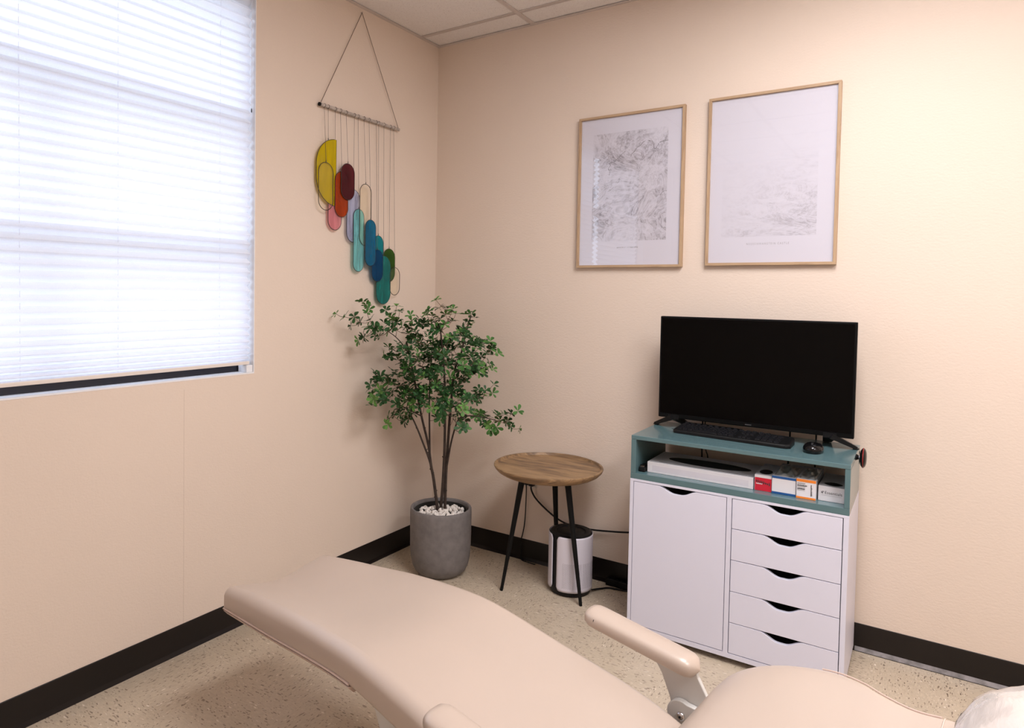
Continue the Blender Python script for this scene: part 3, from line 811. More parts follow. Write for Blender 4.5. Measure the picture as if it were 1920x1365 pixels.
for r_i, row in enumerate(reversed(rows)):
    u = .016; v = .018+r_i*.0165; k_ = 13.9/sum(row)
    for wd in row: key(u, v, U*wd*k_); u += U*wd*k_
    for c_ in range(3):
        if r_i in (3, 4) or (r_i == 0) or (r_i == 1 and c_ == 1): key(.256+c_*U, v, U)
    for c_ in range(4): key(.318+c_*U*1.4, v, U*1.35)
for c_ in range(14): key(.016+c_*.0246, .1015, .0190, .010)
m = MB(); m.obox(kp(.13, KD-.006, .0155), kax, kay, (0, 0, 1), .115, .0045, .0025); m.build('media_strip', M_BLACK_G, kb)

ms = thing('computer_mouse', 'black wireless mouse to the right of the keyboard', 'mouse', (1.945, -.275, Z2))
m = MB(); cx, cy = 1.945, -.272; rings = []
for z, k in ((.0008, .90), (.006, .98), (.013, 1.0), (.021, .95), (.028, .82), (.033, .58), (.0355, .28)):
    ring = []
    for q in range(28):
        a = 2*math.pi*q/28; rx, ry = .0340, .055
        x = rx*math.copysign(abs(math.cos(a))**.8, math.cos(a))*k*(1-.10*math.sin(a)**2); y = ry*math.copysign(abs(math.sin(a))**.85, math.sin(a))*k
        ring.append((cx+x+.0, cy+y, Z2+z*(1-.13*(y/ry if y > 0 else 0))))
    rings.append(ring)
m.loft(rings).build('shell', M_BLACK_G, ms)
m = MB(); m.loft([[(cx-.003+dx, cy-.030+.009*math.cos(a), Z2+.0300+.009*math.sin(a)) for a in [2*math.pi*k/16 for k in range(16)]] for dx in (0, .006)])
m.build('scroll_wheel', M_BLACK, ms)
m = MB().ellipsoid((cx, cy-.006, Z2+.0350), .004, .008, .0014, 12, 6); m.build('badge', M_STEEL, ms)
# ------------------------------------------------------------------ round side table
TC = Vector((.858, -.259, 0))
tb = thing('round_side_table', 'round wooden tray-top side table on three black legs', 'table', TC)
prof = [(.002, .541), (.12, .540), (.195, .5425), (.218, .547), (.236, .557), (.248, .569), (.2535, .580), (.2530, .5835), (.2500, .585), (.2440, .5848), (.2424, .5825), (.2412, .5750), (.2385, .5728), (.22, .5722), (.10, .5722), (.002, .5722)]
prof = [(a*.989, b+.0045) for a, b in prof]
MB().lathe(prof, TC.x, TC.y, 72).build('tabletop', M_TABLE, tb)
for fx, fy in ((.694, -.385), (1.056, -.306), (.806, -.032)):
    d = Vector((fx, fy, 0))-TC; top = TC+d*.56+Vector((0, 0, .5460)); bot = Vector((fx, fy, .0))
    MB().tube([bot, bot.lerp(top, .02), top], [.0068, .0072, .0145], 16).build('leg', M_BMETAL, tb)
m = MB().lathe([(.002, .540), (.07, .540), (.072, .546)], TC.x, TC.y, 30); m.build('mounting_plate', M_BMETAL, tb)

# ------------------------------------------------------------------ air purifier
PC = Vector((.9455, -.185, 0)); PR = .0985
pu = thing('air_purifier', 'white cylindrical air purifier with black top under the side table', 'air purifier', PC)
MB().lathe([(.080, 0), (.090, .004), (PR-.004, .020), (PR-.0035, .268), (PR-.006, .279), (PR-.012, .283), (.070, .281), (.066, .276), (.03, .274), (.002, .274)], PC.x, PC.y, 56).build('body', M_BLACK, pu)
MB().lathe([(.062, .2762), (.058, .2785), (.02, .2795), (.002, .2795)], PC.x, PC.y, 32).build('fan_grille', M_BLACK, pu)
def shell(a0, a1, z0, z1, r, nm, mat, rc=.018):
    n, k_ = 40, 26; m = MB(); v = []
    for i in range(n+1):
        a = a0+(a1-a0)*i/n; s_ = min(a-a0, a1-a)*r
        cut = rc-math.sqrt(max(0, rc*rc-max(0, rc-s_)**2)) if s_ < rc else 0
        for j in range(k_+1):
            z = z0+cut+(z1-z0-2*cut)*j/k_; v.append((PC.x+r*math.cos(a), PC.y+r*math.sin(a), z))
    m.add(v, [(i*(k_+1)+j, (i+1)*(k_+1)+j, (i+1)*(k_+1)+j+1, i*(k_+1)+j+1) for i in range(n) for j in range(k_)], True)
    o = m.build(nm, mat, pu); md = o.modifiers.new('thick', 'SOLIDIFY'); md.thickness = .003; md.offset = 1; return o
vd = math.atan2(cam.location.y-PC.y, cam.location.x-PC.x)    # azimuth that faces the room
seam = vd-R(42)
seam = R(-133)+R(41) - R(0) if False else R(-66)-R(45)
shell(seam+R(8), seam+R(172), .026, .2765, PR, 'front_shell', M_PUR)
shell(seam-R(172), seam-R(8), .026, .2765, PR, 'side_shell', M_PUR)
def vents(c0, c1, cols, nm):
    m = MB(); zz = .045
    for i in range(cols):
        for j in range(26):
            a = c0+(c1-c0)*i/(cols-1); z = zz+j*.0044+(.0022 if i % 2 else 0); r = PR+.0031
            c = Vector((PC.x+r*math.cos(a), PC.y+r*math.sin(a), z)); ax = Vector((-math.sin(a), math.cos(a), 0))
            m.add([c+ax*.0011*p+Vector((0, 0, .0012))*q for p, q in ((-1, 0), (0, -1), (1, 0), (0, 1))], [(0, 1, 2, 3)])
    o = m.build(nm, M_INK, pu); o['kind'] = 'stuff'; return o
for g in range(4):
    a = seam+R(26)+g*R(27); vents(a, a+R(22), 10, 'air_vents')
rngp = MB().lathe([(PR+.0005, .2762), (PR+.001, .2785), (PR-.002, .280)], PC.x, PC.y, 56, False); rngp.build('top_ring', M_BLACK, pu)

# ------------------------------------------------------------------ outlet and cords
ol = thing('wall_outlet', 'white wall outlet partly hidden behind the round tabletop', 'outlet', (.628, 0, .44))
B(.592, .668, -.006, -.0006, .388, .505).build('cover_plate', plain('outlet_white', (.68, .63, .60), .4, var=.02), ol, bevel=.002)
B(.604, .632, -.032, -.0062, .400, .432).build('plug', M_BLACK, ol, bevel=.004)
B(.634, .660, -.034, -.0062, .398, .428).build('plug', M_BLACK, ol, bevel=.004)
def cord(pts, r, label, par, mat=M_BLACK):
    o = MB().tube(smooth_path(pts, 7), r, 8).build('power_cord', mat, origin=pts[0]); o['label'] = label; o.parent = par; o.location = Vector(pts[0])-root_loc(par); return o
ps = thing('power_strip', 'black power strip on the floor beside the purifier', 'power strip', (1.17, -.037, 0))
B(1.06, 1.285, -.036, -.010, .0004, .034).build('housing', M_BLACK, ps, bevel=.004)
for k in range(4):
    B(1.075+.05*k, 1.105+.05*k, -.030, -.016, .034, .0352).build('socket', M_BLACK_G, ps)
cord([(.618, -.026, .400), (.619, -.024, .375), (.613, -.018, .26), (.607, -.016, .19), (.598, -.016, .14), (.590, -.016, .105), (.588, -.014, .03), (.60, -.02, .0035), (.68, -.03, .0035)], .0030, 'thin black cord hanging straight from the outlet to the floor', pu)
cord([(.648, -.030, .397), (.652, -.028, .375), (.672, -.022, .340), (.722, -.020, .300), (.790, -.020, .262), (.86, -.020, .243), (.96, -.020, .243), (1.06, -.019, .254), (1.17, -.018, .272), (1.29, -.012, .300)], .0044, 'thick black cord sagging from the outlet behind the purifier to the cabinet', ps)
cord([(1.040, -.150, .012), (1.062, -.10, .006), (1.09, -.066, .005), (1.14, -.055, .005), (1.19, -.045, .005), (1.25, -.05, .005), (1.29, -.09, .005)], .0042, 'black cord lying on the floor between purifier and cabinet', ps)
for pts, r, lab in (([(1.481, -.020, .90), (1.481, -.010, .80), (1.480, -.008, .70), (1.484, -.008, .56), (1.482, -.010, .4)], .0030, 'left one of the cords hanging behind the teal riser'),
                    ([(1.492, -.020, .90), (1.492, -.010, .78), (1.496, -.007, .71), (1.506, -.007, .67), (1.510, -.008, .55)], .0022, 'thin bent cord hanging behind the teal riser, above the flat box'),
                    ([(1.828, -.020, .93), (1.828, -.010, .82), (1.824, -.008, .72), (1.822, -.008, .52)], .0032, 'cord hanging behind the film-topped carton'),
                    ([(1.923, -.020, .93), (1.923, -.010, .82), (1.922, -.008, .70), (1.920, -.008, .52)], .0030, 'cord hanging behind the orange banded carton')):
    cord(pts, r, lab, tv)

# ------------------------------------------------------------------ potted tree
PO = Vector((.340, -.384, 0))
pt = thing('potted_tree', 'slender leafy artificial tree in a round grey concrete pot', 'plant', PO)
MB().lathe([(.094, .003), (.108, .006), (.126, .022), (.139, .050), (.1465, .090), (.150, .140), (.1515, .30), (.1505, .3205), (.1480, .3245), (.1395, .3245), (.1370, .3210), (.1365, .29), (.134, .24)], PO.x, PO.y, 64, False).build('pot', M_CONC, pt)
MB().lathe([(.002, .0), (.092, .0), (.095, .004), (.002, .004)], PO.x, PO.y, 32).build('pot_base', M_BLACK, pt)
MB().lathe([(.134, .245), (.130, .312), (.127, .312), (.126, .276), (.002, .280)], PO.x, PO.y, 48, False).build('liner', M_SOIL, pt)
random.seed(21)
pm = []
for k in range(8):
    rr = [random.uniform(.75, 1.2) for _ in range(6)]
    m = MB().ellipsoid((0, 0, 0), 1.0, .85, .7, 8, 6, lambda d: .8+.25*math.sin(3*d.x*rr[0]+k)*math.cos(3*d.y*rr[1]+k*2)+.12*math.sin(6*d.z*rr[2]+k))
    me = bpy.data.meshes.new('pebble'); me.from_pydata(m.v, [], m.f); me.materials.append(M_PEB); pm.append(me)
cnt = 0
for k in range(150):
    a = random.uniform(0, 2*math.pi); rr = .112*math.sqrt(random.random()); s_ = random.uniform(.0085, .0165)
    o = bpy.data.objects.new('pebble', random.choice(pm)); C.objects.link(o); o.parent = pt
    front = max(0, math.cos(a-R(-56)))*rr/.12
    o.location = (rr*math.cos(a), rr*math.sin(a), .288+random.uniform(.0, .016)+.012*(1-rr/.12)+.006*front)
    o.scale = (s_, s_, s_); o.rotation_euler = [random.uniform(0, 6.28) for _ in range(3)]

STEMS = [(0.007, [(0.33, -0.396, 0.3), (0.319, -0.41, 0.418), (0.306, -0.427, 0.533), (0.274, -0.456, 0.65), (0.245, -0.484, 0.745), (0.223, -0.507, 0.803)]),
 (0.008, [(0.33, -0.396, 0.303), (0.311, -0.409, 0.459), (0.299, -0.417, 0.53), (0.287, -0.425, 0.63), (0.258, -0.446, 0.772), (0.223, -0.47, 0.976), (0.207, -0.482, 1.065), (0.194, -0.491, 1.138)]),
 (0.005, [(0.294, -0.421, 0.588), (0.288, -0.419, 0.719), (0.283, -0.417, 0.876), (0.284, -0.409, 1.034), (0.288, -0.4, 1.165)]),
 (0.008, [(0.341, -0.388, 0.298), (0.352, -0.386, 0.461), (0.359, -0.388, 0.634), (0.361, -0.392, 0.777), (0.362, -0.398, 0.934), (0.354, -0.409, 1.091), (0.347, -0.42, 1.195)]),
 (0.008, [(0.358, -0.376, 0.306), (0.357, -0.37, 0.482), (0.363, -0.358, 0.719), (0.365, -0.35, 0.811), (0.375, -0.336, 0.993), (0.396, -0.314, 1.074), (0.409, -0.298, 1.166), (0.428, -0.278, 1.267)]),
 (0.005, [(0.364, -0.372, 0.531), (0.379, -0.361, 0.643), (0.401, -0.346, 0.741), (0.421, -0.332, 0.77), (0.476, -0.293, 0.776), (0.558, -0.236, 0.757)]),
 (0.003, [(0.205, -0.483, 1.073), (0.189, -0.535, 1.14), (0.164, -0.593, 1.188), (0.128, -0.66, 1.214)]),
 (0.003, [(0.294, -0.494, 0.783), (0.231, -0.538, 0.821), (0.188, -0.568, 0.846), (0.136, -0.605, 0.858)]),
 (0.003, [(0.375, -0.364, 0.814), (0.421, -0.316, 0.839), (0.463, -0.27, 0.864), (0.502, -0.226, 0.903)]),
 (0.003, [(0.384, -0.358, 0.985), (0.431, -0.312, 1.011), (0.468, -0.274, 1.05), (0.505, -0.236, 1.089)]) ]
CL = [(0.052, -0.828, 1.272), (0.084, -0.806, 1.26), (0.118, -0.779, 1.261), (0.11, -0.729, 1.234), (0.087, -0.768, 1.218), (0.093, -0.698, 1.329), (0.115, -0.698, 1.314), (0.142, -0.72, 1.279), (0.129, -0.685, 1.244), (0.168, -0.743, 1.216), (0.143, -0.669, 1.212), (0.082, -0.709, 1.148), (0.1, -0.694, 1.164), (0.195, -0.719, 1.175), (0.056, -0.505, 1.192), (0.078, -0.488, 1.184), (0.219, -0.622, 1.209), (0.167, -0.618, 1.291), (0.097, -0.495, 1.249), (0.229, -0.612, 1.311), (0.171, -0.52, 1.282), (0.188, -0.552, 1.237), (0.126, -0.442, 1.204), (0.214, -0.613, 1.25), (0.162, -0.571, 1.269), (0.291, -0.584, 1.268), (0.284, -0.565, 1.241), (0.163, -0.444, 1.206), (0.247, -0.401, 1.274), (0.232, -0.335, 1.261), (0.174, -0.377, 1.221), (0.183, -0.335, 1.22), (0.253, -0.372, 1.23), (0.328, -0.436, 1.245), (0.184, -0.307, 1.208), (0.343, -0.454, 1.198), (0.295, -0.36, 1.302), (0.325, -0.332, 1.3), (0.429, -0.436, 1.301), (0.386, -0.35, 1.275), (0.317, -0.338, 1.27), (0.373, -0.359, 1.242), (0.38, -0.434, 1.225), (0.248, -0.289, 1.204), (0.398, -0.528, 1.343), (0.386, -0.212, 1.27), (0.473, -0.372, 1.241), (0.479, -0.399, 1.207), (0.324, -0.239, 1.186), (0.455, -0.401, 1.19), (0.388, -0.311, 1.12), (0.397, -0.375, 1.097), (0.05, -0.487, 1.063), (0.052, -0.456, 1.095), (0.088, -0.468, 1.089), (0.255, -0.597, 1.115), (0.122, -0.443, 1.081), (0.207, -0.564, 1.068), (0.246, -0.594, 1.041), (0.277, -0.583, 1.105), (0.198, -0.433, 1.163), (0.204, -0.432, 1.18), (0.244, -0.465, 1.15), (0.261, -0.539, 1.165), (0.176, -0.36, 1.114), (0.322, -0.496, 1.129), (0.35, -0.498, 1.126), (0.377, -0.499, 1.117), (0.176, -0.331, 1.084), (0.321, -0.563, 1.091), (0.198, -0.332, 1.068), (0.263, -0.38, 1.07), (0.349, -0.424, 1.089), (0.415, -0.488, 1.087), (0.314, -0.349, 1.137), (0.434, -0.472, 1.166), (0.358, -0.392, 1.131), (0.328, -0.331, 1.137), (0.207, -0.416, 1.041), (0.207, -0.361, 1.042), (0.209, -0.317, 1.034), (0.246, -0.32, 1.037), (0.367, -0.439, 1.048), (0.444, -0.491, 1.042), (0.2, -0.36, 0.997), (0.223, -0.297, 0.988), (0.41, -0.523, 1.016), (0.292, -0.435, 0.988), (0.322, -0.367, 1.018), (0.331, -0.304, 1.041), (0.428, -0.357, 1.063), (0.49, -0.384, 1.085), (0.452, -0.297, 1.088), (0.461, -0.281, 1.109), (0.428, -0.2, 1.125), (0.541, -0.366, 1.124), (0.399, -0.208, 1.129), (0.528, -0.255, 1.144), (0.595, -0.292, 1.091), (0.492, -0.186, 1.094), (0.543, -0.308, 1.089), (0.531, -0.387, 1.067), (0.481, -0.329, 1.038), (0.522, -0.343, 1.036), (0.466, -0.194, 1.004), (0.478, -0.273, 0.995), (0.422, -0.228, 0.992), (0.498, -0.383, 1.011), (0.408, -0.277, 0.973), (0.403, -0.329, 0.999), (0.496, -0.439, 1.037), (0.478, -0.403, 1.059), (0.284, -0.59, 1.022), (0.193, -0.476, 0.984), (0.217, -0.471, 0.969), (0.218, -0.549, 0.971), (0.157, -0.51, 0.968), (0.135, -0.465, 0.912), (0.15, -0.491, 0.905), (0.183, -0.667, 0.979), (0.193, -0.635, 0.977), (0.199, -0.625, 0.945), (0.16, -0.698, 0.896), (0.126, -0.672, 0.922), (0.208, -0.699, 0.922), (0.17, -0.615, 0.904), (0.113, -0.506, 0.886), (0.191, -0.71, 0.88), (0.129, -0.591, 0.859), (0.152, -0.569, 0.87), (0.201, -0.568, 0.843), (0.144, -0.482, 0.848), (0.237, -0.53, 0.912), (0.155, -0.445, 0.867), (0.186, -0.492, 0.881), (0.314, -0.508, 0.975), (0.331, -0.469, 0.978), (0.26, -0.364, 0.941), (0.403, -0.512, 0.936), (0.328, -0.455, 0.928), (0.384, -0.386, 0.97), (0.311, -0.243, 0.933), (0.409, -0.355, 0.926), (0.34, -0.303, 0.902), (0.375, -0.427, 0.881), (0.244, -0.442, 0.881), (0.328, -0.516, 0.919), (0.31, -0.466, 0.89), (0.296, -0.527, 0.885), (0.29, -0.366, 0.843), (0.354, -0.433, 0.837), (0.367, -0.459, 0.825), (0.331, -0.518, 0.845), (0.189, -0.442, 0.837), (0.286, -0.547, 0.849), (0.267, -0.565, 0.839), (0.383, -0.427, 0.812), (0.425, -0.503, 0.801), (0.415, -0.506, 0.779), (0.323, -0.407, 0.764), (0.364, -0.382, 0.777), (0.333, -0.279, 0.753), (0.452, -0.423, 0.814), (0.486, -0.427, 0.824), (0.4, -0.339, 0.857), (0.466, -0.36, 0.883), (0.503, -0.338, 0.857), (0.484, -0.358, 0.868), (0.451, -0.218, 0.87), (0.547, -0.319, 0.913), (0.52, -0.285, 0.879), (0.563, -0.274, 0.937), (0.532, -0.233, 0.886), (0.147, -0.561, 0.765), (0.167, -0.591, 0.74), (0.181, -0.543, 0.794), (0.209, -0.552, 0.788), (0.069, -0.434, 0.749), (0.132, -0.422, 0.727), (0.197, -0.468, 0.775), (0.22, -0.523, 0.78), (0.175, -0.405, 0.769), (0.24, -0.522, 0.766), (0.484, -0.327, 0.799), (0.426, -0.196, 0.769), (0.472, -0.288, 0.771), (0.464, -0.224, 0.75), (0.473, -0.176, 0.755), (0.468, -0.198, 0.729), (0.514, -0.219, 0.71), (0.527, -0.179, 0.767), (0.562, -0.162, 0.775), (0.527, -0.146, 0.74), (0.593, -0.203, 0.746), (0.608, -0.175, 0.787), (0.654, -0.191, 0.806), (0.625, -0.208, 0.731), (0.63, -0.133, 0.709), (0.49, -0.411, 0.735), (0.338, -0.226, 0.717), (0.481, -0.262, 0.785)]
nodes = []
for r, P in STEMS:
    Q = smooth_path(P, 5); n = len(Q)
    rad = [r*(1-.55*i/(n-1)) for i in range(n)]
    MB().tube(Q, rad, 7).build('stem', M_STEM, pt)
    nodes += [(q, rad[i]) for i, q in enumerate(Q) if q.z > .70]
    if r > .006:
        m = MB()
        for i in range(3, n-2, 5):
            a = random.uniform(0, 6.28); d = Vector((math.cos(a), math.sin(a), .8)).normalized()
            m.tube([Q[i], Q[i]+d*(rad[i]+.007)], [rad[i]*.6, rad[i]*.35], 5)
        m.build('stem_knot', M_STEM, pt)
ctr = Vector((.33, -.39, .9))
pts = sorted([Vector(c) for c in CL], key=lambda p: ((p-ctr)*1).length)
twigs = MB(); leafpos = []
for p in pts:
    best = None
    for i, (q, rr) in enumerate(nodes):
        d = (p-q); L = d.length
        if L < .004: continue
        out = (p-Vector((.33, -.39, p.z-.25))).normalized()
        cost = L*(1.0+.9*(1-max(-1, d.normalized().dot(out))))
        if best is None or cost < best[0]: best = (cost, i)
    q, rr = nodes[best[1]]
    mid = q.lerp(p, .5)+Vector((0, 0, -.012*(p-q).length/.1))
    path = smooth_path([q, mid, p], 3)
    r0 = .0017
    twigs.tube(path, [r0-.0008*i/(len(path)-1) for i in range(len(path))], 5)
    for s_ in path[2:]: nodes.append((s_, .0015))
    leafpos.append((p, (p-q).normalized()))
tw = twigs.build('twigs', plain('twig_bark', (.13, .075, .045), .7, var=.2), pt); tw['kind'] = 'stuff'
# leaf rosettes
def leaf(m, base, d, up_, L, W):
    sd = d.cross(up_).normalized(); n_ = sd.cross(d).normalized(); prof = [(0, .06), (.22, .42), (.5, .85), (.75, 1.0), (.92, .70), (1.0, .12)]
    v = []
    for t_, w_ in prof:
        c = base+d*L*t_-n_*L*.22*t_*t_*1.0
        v += [c-sd*W*w_*.5+n_*W*.10*w_, c, c+sd*W*w_*.5+n_*W*.10*w_]
    f = []
    for i in range(len(prof)-1):
        a = 3*i; f += [(a, a+1, a+4, a+3), (a+1, a+2, a+5, a+4)]
    m.add(v, f, True)
random.seed(4)
lm = []
for k in range(12):
    m = MB(); nl = random.choice((5, 5, 6, 6)); a0 = random.uniform(0, 6.28)
    for i in range(nl):
        a = a0+2*math.pi*i/nl+random.uniform(-.25, .25); el = random.uniform(.05, .75)
        d = Vector((math.cos(a)*math.cos(el), math.sin(a)*math.cos(el), math.sin(el)))
        leaf(m, Vector((0, 0, 0))+d*.002, d, Vector((0, 0, 1)), random.uniform(.025, .035), random.uniform(.0135, .0185))
    me = bpy.data.meshes.new('leaf_rosette'); me.from_pydata(m.v, [], m.f); me.shade_smooth()
    me.materials.append(M_LEAVES[(0, 0, 0, 1, 1, 0, 1, 2, 1, 0, 2, 0)[k]]); lm.append(me)
nleaf = 0
def put(p, d):
    global nleaf
    o = bpy.data.objects.new('leaf_rosette', random.choice(lm)); C.objects.link(o); o.parent = pt
    ax = (d*.9+Vector((random.uniform(-.5, .5), random.uniform(-.7, .3), random.uniform(.1, .9)))).normalized()
    q = ax.to_track_quat('Z', 'X') @ Euler((0, 0, random.uniform(0, 6.28))).to_quaternion()
    o.rotation_euler = q.to_euler(); s_ = random.uniform(.8, 1.12); o.scale = (s_, s_, s_)
    p2 = Vector(p)
    if p2.x < .035: p2.x = .035
    if p2.y > -.035: p2.y = -.035
    o.location = p2-PO; nleaf += 1
for p, d in leafpos: put(p, d)
core = [x for x in leafpos if .10 < x[0].x < .56]
fol = MB()
for k in range(298-nleaf):
    p, d = random.choice(core)
    put(p+Vector((random.uniform(-.022, .022), random.uniform(-.05, .05), random.uniform(-.022, .022))), d)

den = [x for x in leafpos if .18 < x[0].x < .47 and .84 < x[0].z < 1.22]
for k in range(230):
    p, d = random.choice(den); p = p+Vector((random.uniform(-.035, .035), random.uniform(-.06, .06), random.uniform(-.03, .03)))
    q = Euler((random.uniform(-.9, .9), random.uniform(-.9, .9), random.uniform(0, 6.28))).to_matrix()
    src = random.choice(lm); s_ = random.uniform(.75, 1.05)
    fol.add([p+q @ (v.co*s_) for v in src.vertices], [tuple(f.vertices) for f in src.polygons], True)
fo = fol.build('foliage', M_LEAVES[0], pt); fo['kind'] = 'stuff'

# ------------------------------------------------------------------ treatment chair
ch = thing('treatment_chair', 'beige vinyl reclining treatment chair with raised leg rest in the foreground', 'chair', (1.75, -1.73, 0))
D = Vector((.992, -.125, 0)).normalized(); E = Vector((-D.y, D.x, 0)); MO = Vector((.540, -1.574, 0))
def P3(s, e, z): return MO+D*s+E*e+Vector((0, 0, z))
def section(s, h, z, th, rc, dip, n=7, zoff=0, asym=0):
    """rounded slab section: width 2h, top height z at the edges, dipping by 'dip' in the middle"""
    pts = []
    rb = min(rc*.55, th*.45); rt_ = min(rc, th*.5, h*.9)
    def top(e): return z-dip*(math.cos(math.pi*min(1, abs(e)/h))+1)/2
    N = 14
    for k in range(N+1):
        e = -(h-rt_)+2*(h-rt_)*k/N; pts.append((e, top(e)))
    for k in range(1, n+1):
        a = math.pi/2*(1-k/n); pts.append((h-rt_+rt_*math.cos(a), z-rt_+rt_*math.sin(a)))
    for k in range(1, n+1):
        a = -math.pi/2*k/n; pts.append((h-rb+rb*math.cos(a), z-th+rb+rb*math.sin(a)))
    for k in range(N+1):
        e = (h-rb)-2*(h-rb)*k/N; pts.append((e, z-th))
    for k in range(1, n+1):
        a = -math.pi/2-math.pi/2*k/n; pts.append((-h+rb+rb*math.cos(a), z-th+rb+rb*math.sin(a)))
    for k in range(1, n+1):
        a = math.pi-math.pi/2*k/n; pts.append((-h+rt_+rt_*math.cos(a), z-rt_+rt_*math.sin(a)))
    return [P3(s, e, zz) for e, zz in pts]
def interp(tab, s, c):
    if s <= tab[0][0]: return tab[0][c]
    for i in range(len(tab)-1):
        if s <= tab[i+1][0]:
            a, b = tab[i], tab[i+1]; p = tab[max(i-1, 0)]; q = tab[min(i+2, len(tab)-1)]
            t = (s-a[0])/(b[0]-a[0])
            m1 = (b[c]-p[c])/(b[0]-p[0])*(b[0]-a[0]) if b[0] != p[0] else 0
            m2 = (q[c]-a[c])/(q[0]-a[0])*(b[0]-a[0]) if q[0] != a[0] else 0
            return (2*t**3-3*t*t+1)*a[c]+(t**3-2*t*t+t)*m1+(-2*t**3+3*t*t)*b[c]+(t**3-t*t)*m2
    return tab[-1][c]
def slab(tab, s0, s1, step, r0, r1, nm, mat, parent):
    """tab rows: s, half width, top z, thickness, dip, corner radius"""
    rings = []
    def sec(s, k):
        h, z, th, dip, rc = (interp(tab, s, c) for c in (1, 2, 3, 4, 5))
        return section(s, h-k, z-k*.75, th-k*1.3, max(.006, rc-k*.5), dip)
    for a in (90, 68, 48, 30, 14): rings.append(sec(s0+r0*(1-math.sin(R(a))), 0) if False else sec(s0+r0*(1-math.cos(R(90-a)) if False else 1-math.sin(R(a))), 0))
    rings = []
    for a in (0, 18, 36, 54, 72): rings.append(sec(s0+r0*(1-math.cos(R(a))) if False else s0+r0*(1-math.sin(R(90-a))) if False else s0+r0*(1-math.cos(R(a)))*0+r0*(a/90)**2*.9, r0*(1-math.sin(R(a)))*.85))
    n = int((s1-s0-r0-r1)/step)
    for i in range(n+1): rings.append(sec(s0+r0+(s1-s0-r0-r1)*i/n, 0))
    for a in (72, 54, 36, 18, 0): rings.append(sec(s1-r1*(a/90)**2*.9, r1*(1-math.sin(R(a)))*.85))
    return MB().loft(rings).build(nm, mat, parent)
SEAT = [(-.02, .200, .449, .070, .030, .026), (0, .201, .452, .072, .030, .028), (.1, .206, .468, .082, .028, .034), (.2, .213, .480, .086, .024, .036), (.3, .220, .490, .088, .018, .036), (.4, .227, .500, .088, .012, .034),
        (.5, .234, .507, .086, .010, .034), (.6, .240, .511, .084, .008, .036), (.68, .245, .510, .084, .006, .036), (.75, .248, .503, .086, .006, .036), (.85, .250, .486, .088, .008, .036),
        (.95, .253, .467, .09, .012, .036), (1.05, .256, .449, .09, .016, .036), (1.15, .256, .431, .09, .020, .036), (1.25, .252, .408, .09, .02, .036), (1.34, .235, .385, .09, .018, .036)]
seat = slab(SEAT, -.005, 1.34, .03, .016, .03, 'seat_cushion', M_VINYL, ch)
seat['label'] = 'long beige leg rest and seat cushion'
# piping along the lower edges and around the foot end
def edge_pt(s, side, dz=.012):
    h, z, th = (interp(SEAT, s, c) for c in (1, 2, 3)); return P3(s, side*(h+.0005), z-th+dz)
for side in (-1, 1):
    path = [edge_pt(.004+.66*k/30, side) for k in range(31)]
    MB().tube(path, .0030, 6).build('piping', M_PIPING, seat)
m = MB()
for side in (-1, 1):
    h, z, th = (interp(SEAT, .008, c) for c in (1, 2, 3))
    m.tube([P3(.012, side*(h-.001), z-th+.012), P3(.004, side*(h-.0055), z-.035), P3(.008, side*(h-.012), z-.016)], .0022, 6)
m.build('end_seam', M_PIPING, seat)
h, z, th = (interp(SEAT, .0, c) for c in (1, 2, 3))
MB().tube([P3(-.001, -h+.01, z-th+.012), P3(-.003, 0, z-th+.012), P3(-.001, h-.01, z-th+.012)], .003, 6).build('piping', M_PIPING, seat)
# flange of the shell under the leg rest
m = MB(); rings = []
for k in range(24):
    s = .01+.66*k/23; h, z, th = (interp(SEAT, s, c) for c in (1, 2, 3))
    rings.append([P3(s, -h-.004, z-th+.008), P3(s, h+.004, z-th+.008), P3(s, h-.01, z-th-.008), P3(s, -h+.01, z-th-.008)])
m.loft(rings, True, False).build('leg_rest_shell', M_PIPING, ch)

BACK = [(1.335, .200, .470, .07, .0, .035), (1.355, .235, .515, .10, .0, .045), (1.38, .256, .550, .12, .0, .05), (1.42, .270, .583, .13, .006, .055), (1.47, .278, .608, .13, .012, .06), (1.53, .276, .628, .13, .014, .06),
        (1.59, .262, .643, .12, .014, .055), (1.64, .232, .653, .11, .012, .05), (1.68, .195, .660, .10, .008, .045), (1.73, .162, .668, .09, .004, .04), (1.78, .148, .679, .085, .0, .035), (1.83, .142, .688, .08, .0, .03)]
back = slab(BACK, 1.335, 1.815, .018, .05, .02, 'backrest', M_VINYL, ch)
back['label'] = 'shaped beige backrest narrowing to the neck'
for side in (1, -1):
    path = []; m = MB()
    for k in range(30):
        s = 1.56+.21*k/29; h, z, th, dp, rc = (interp(BACK, s, c) for c in (1, 2, 3, 4, 5)); path.append(P3(s, side*(h-rc*.26), z-rc*.20))
    m.tube(path, .0016, 6); m.build('seam', M_PIPING, back)
for s in (1.775, 1.792):
    path = []; m = MB()
    for k in range(21):
        h, z, th, dp, rc = (interp(BACK, s, c) for c in (1, 2, 3, 4, 5)); e = -(h-.004)+2*(h-.004)*k/20
        q = abs(e)/h; drop = rc-math.sqrt(max(0, rc*rc-max(0, abs(e)-(h-rc))**2)) if abs(e) > h-rc else 0
        path.append(P3(s, e, z-drop+.0006))
    m.tube(path, .0014, 6); m.build('cross_seam', M_PIPING, back)

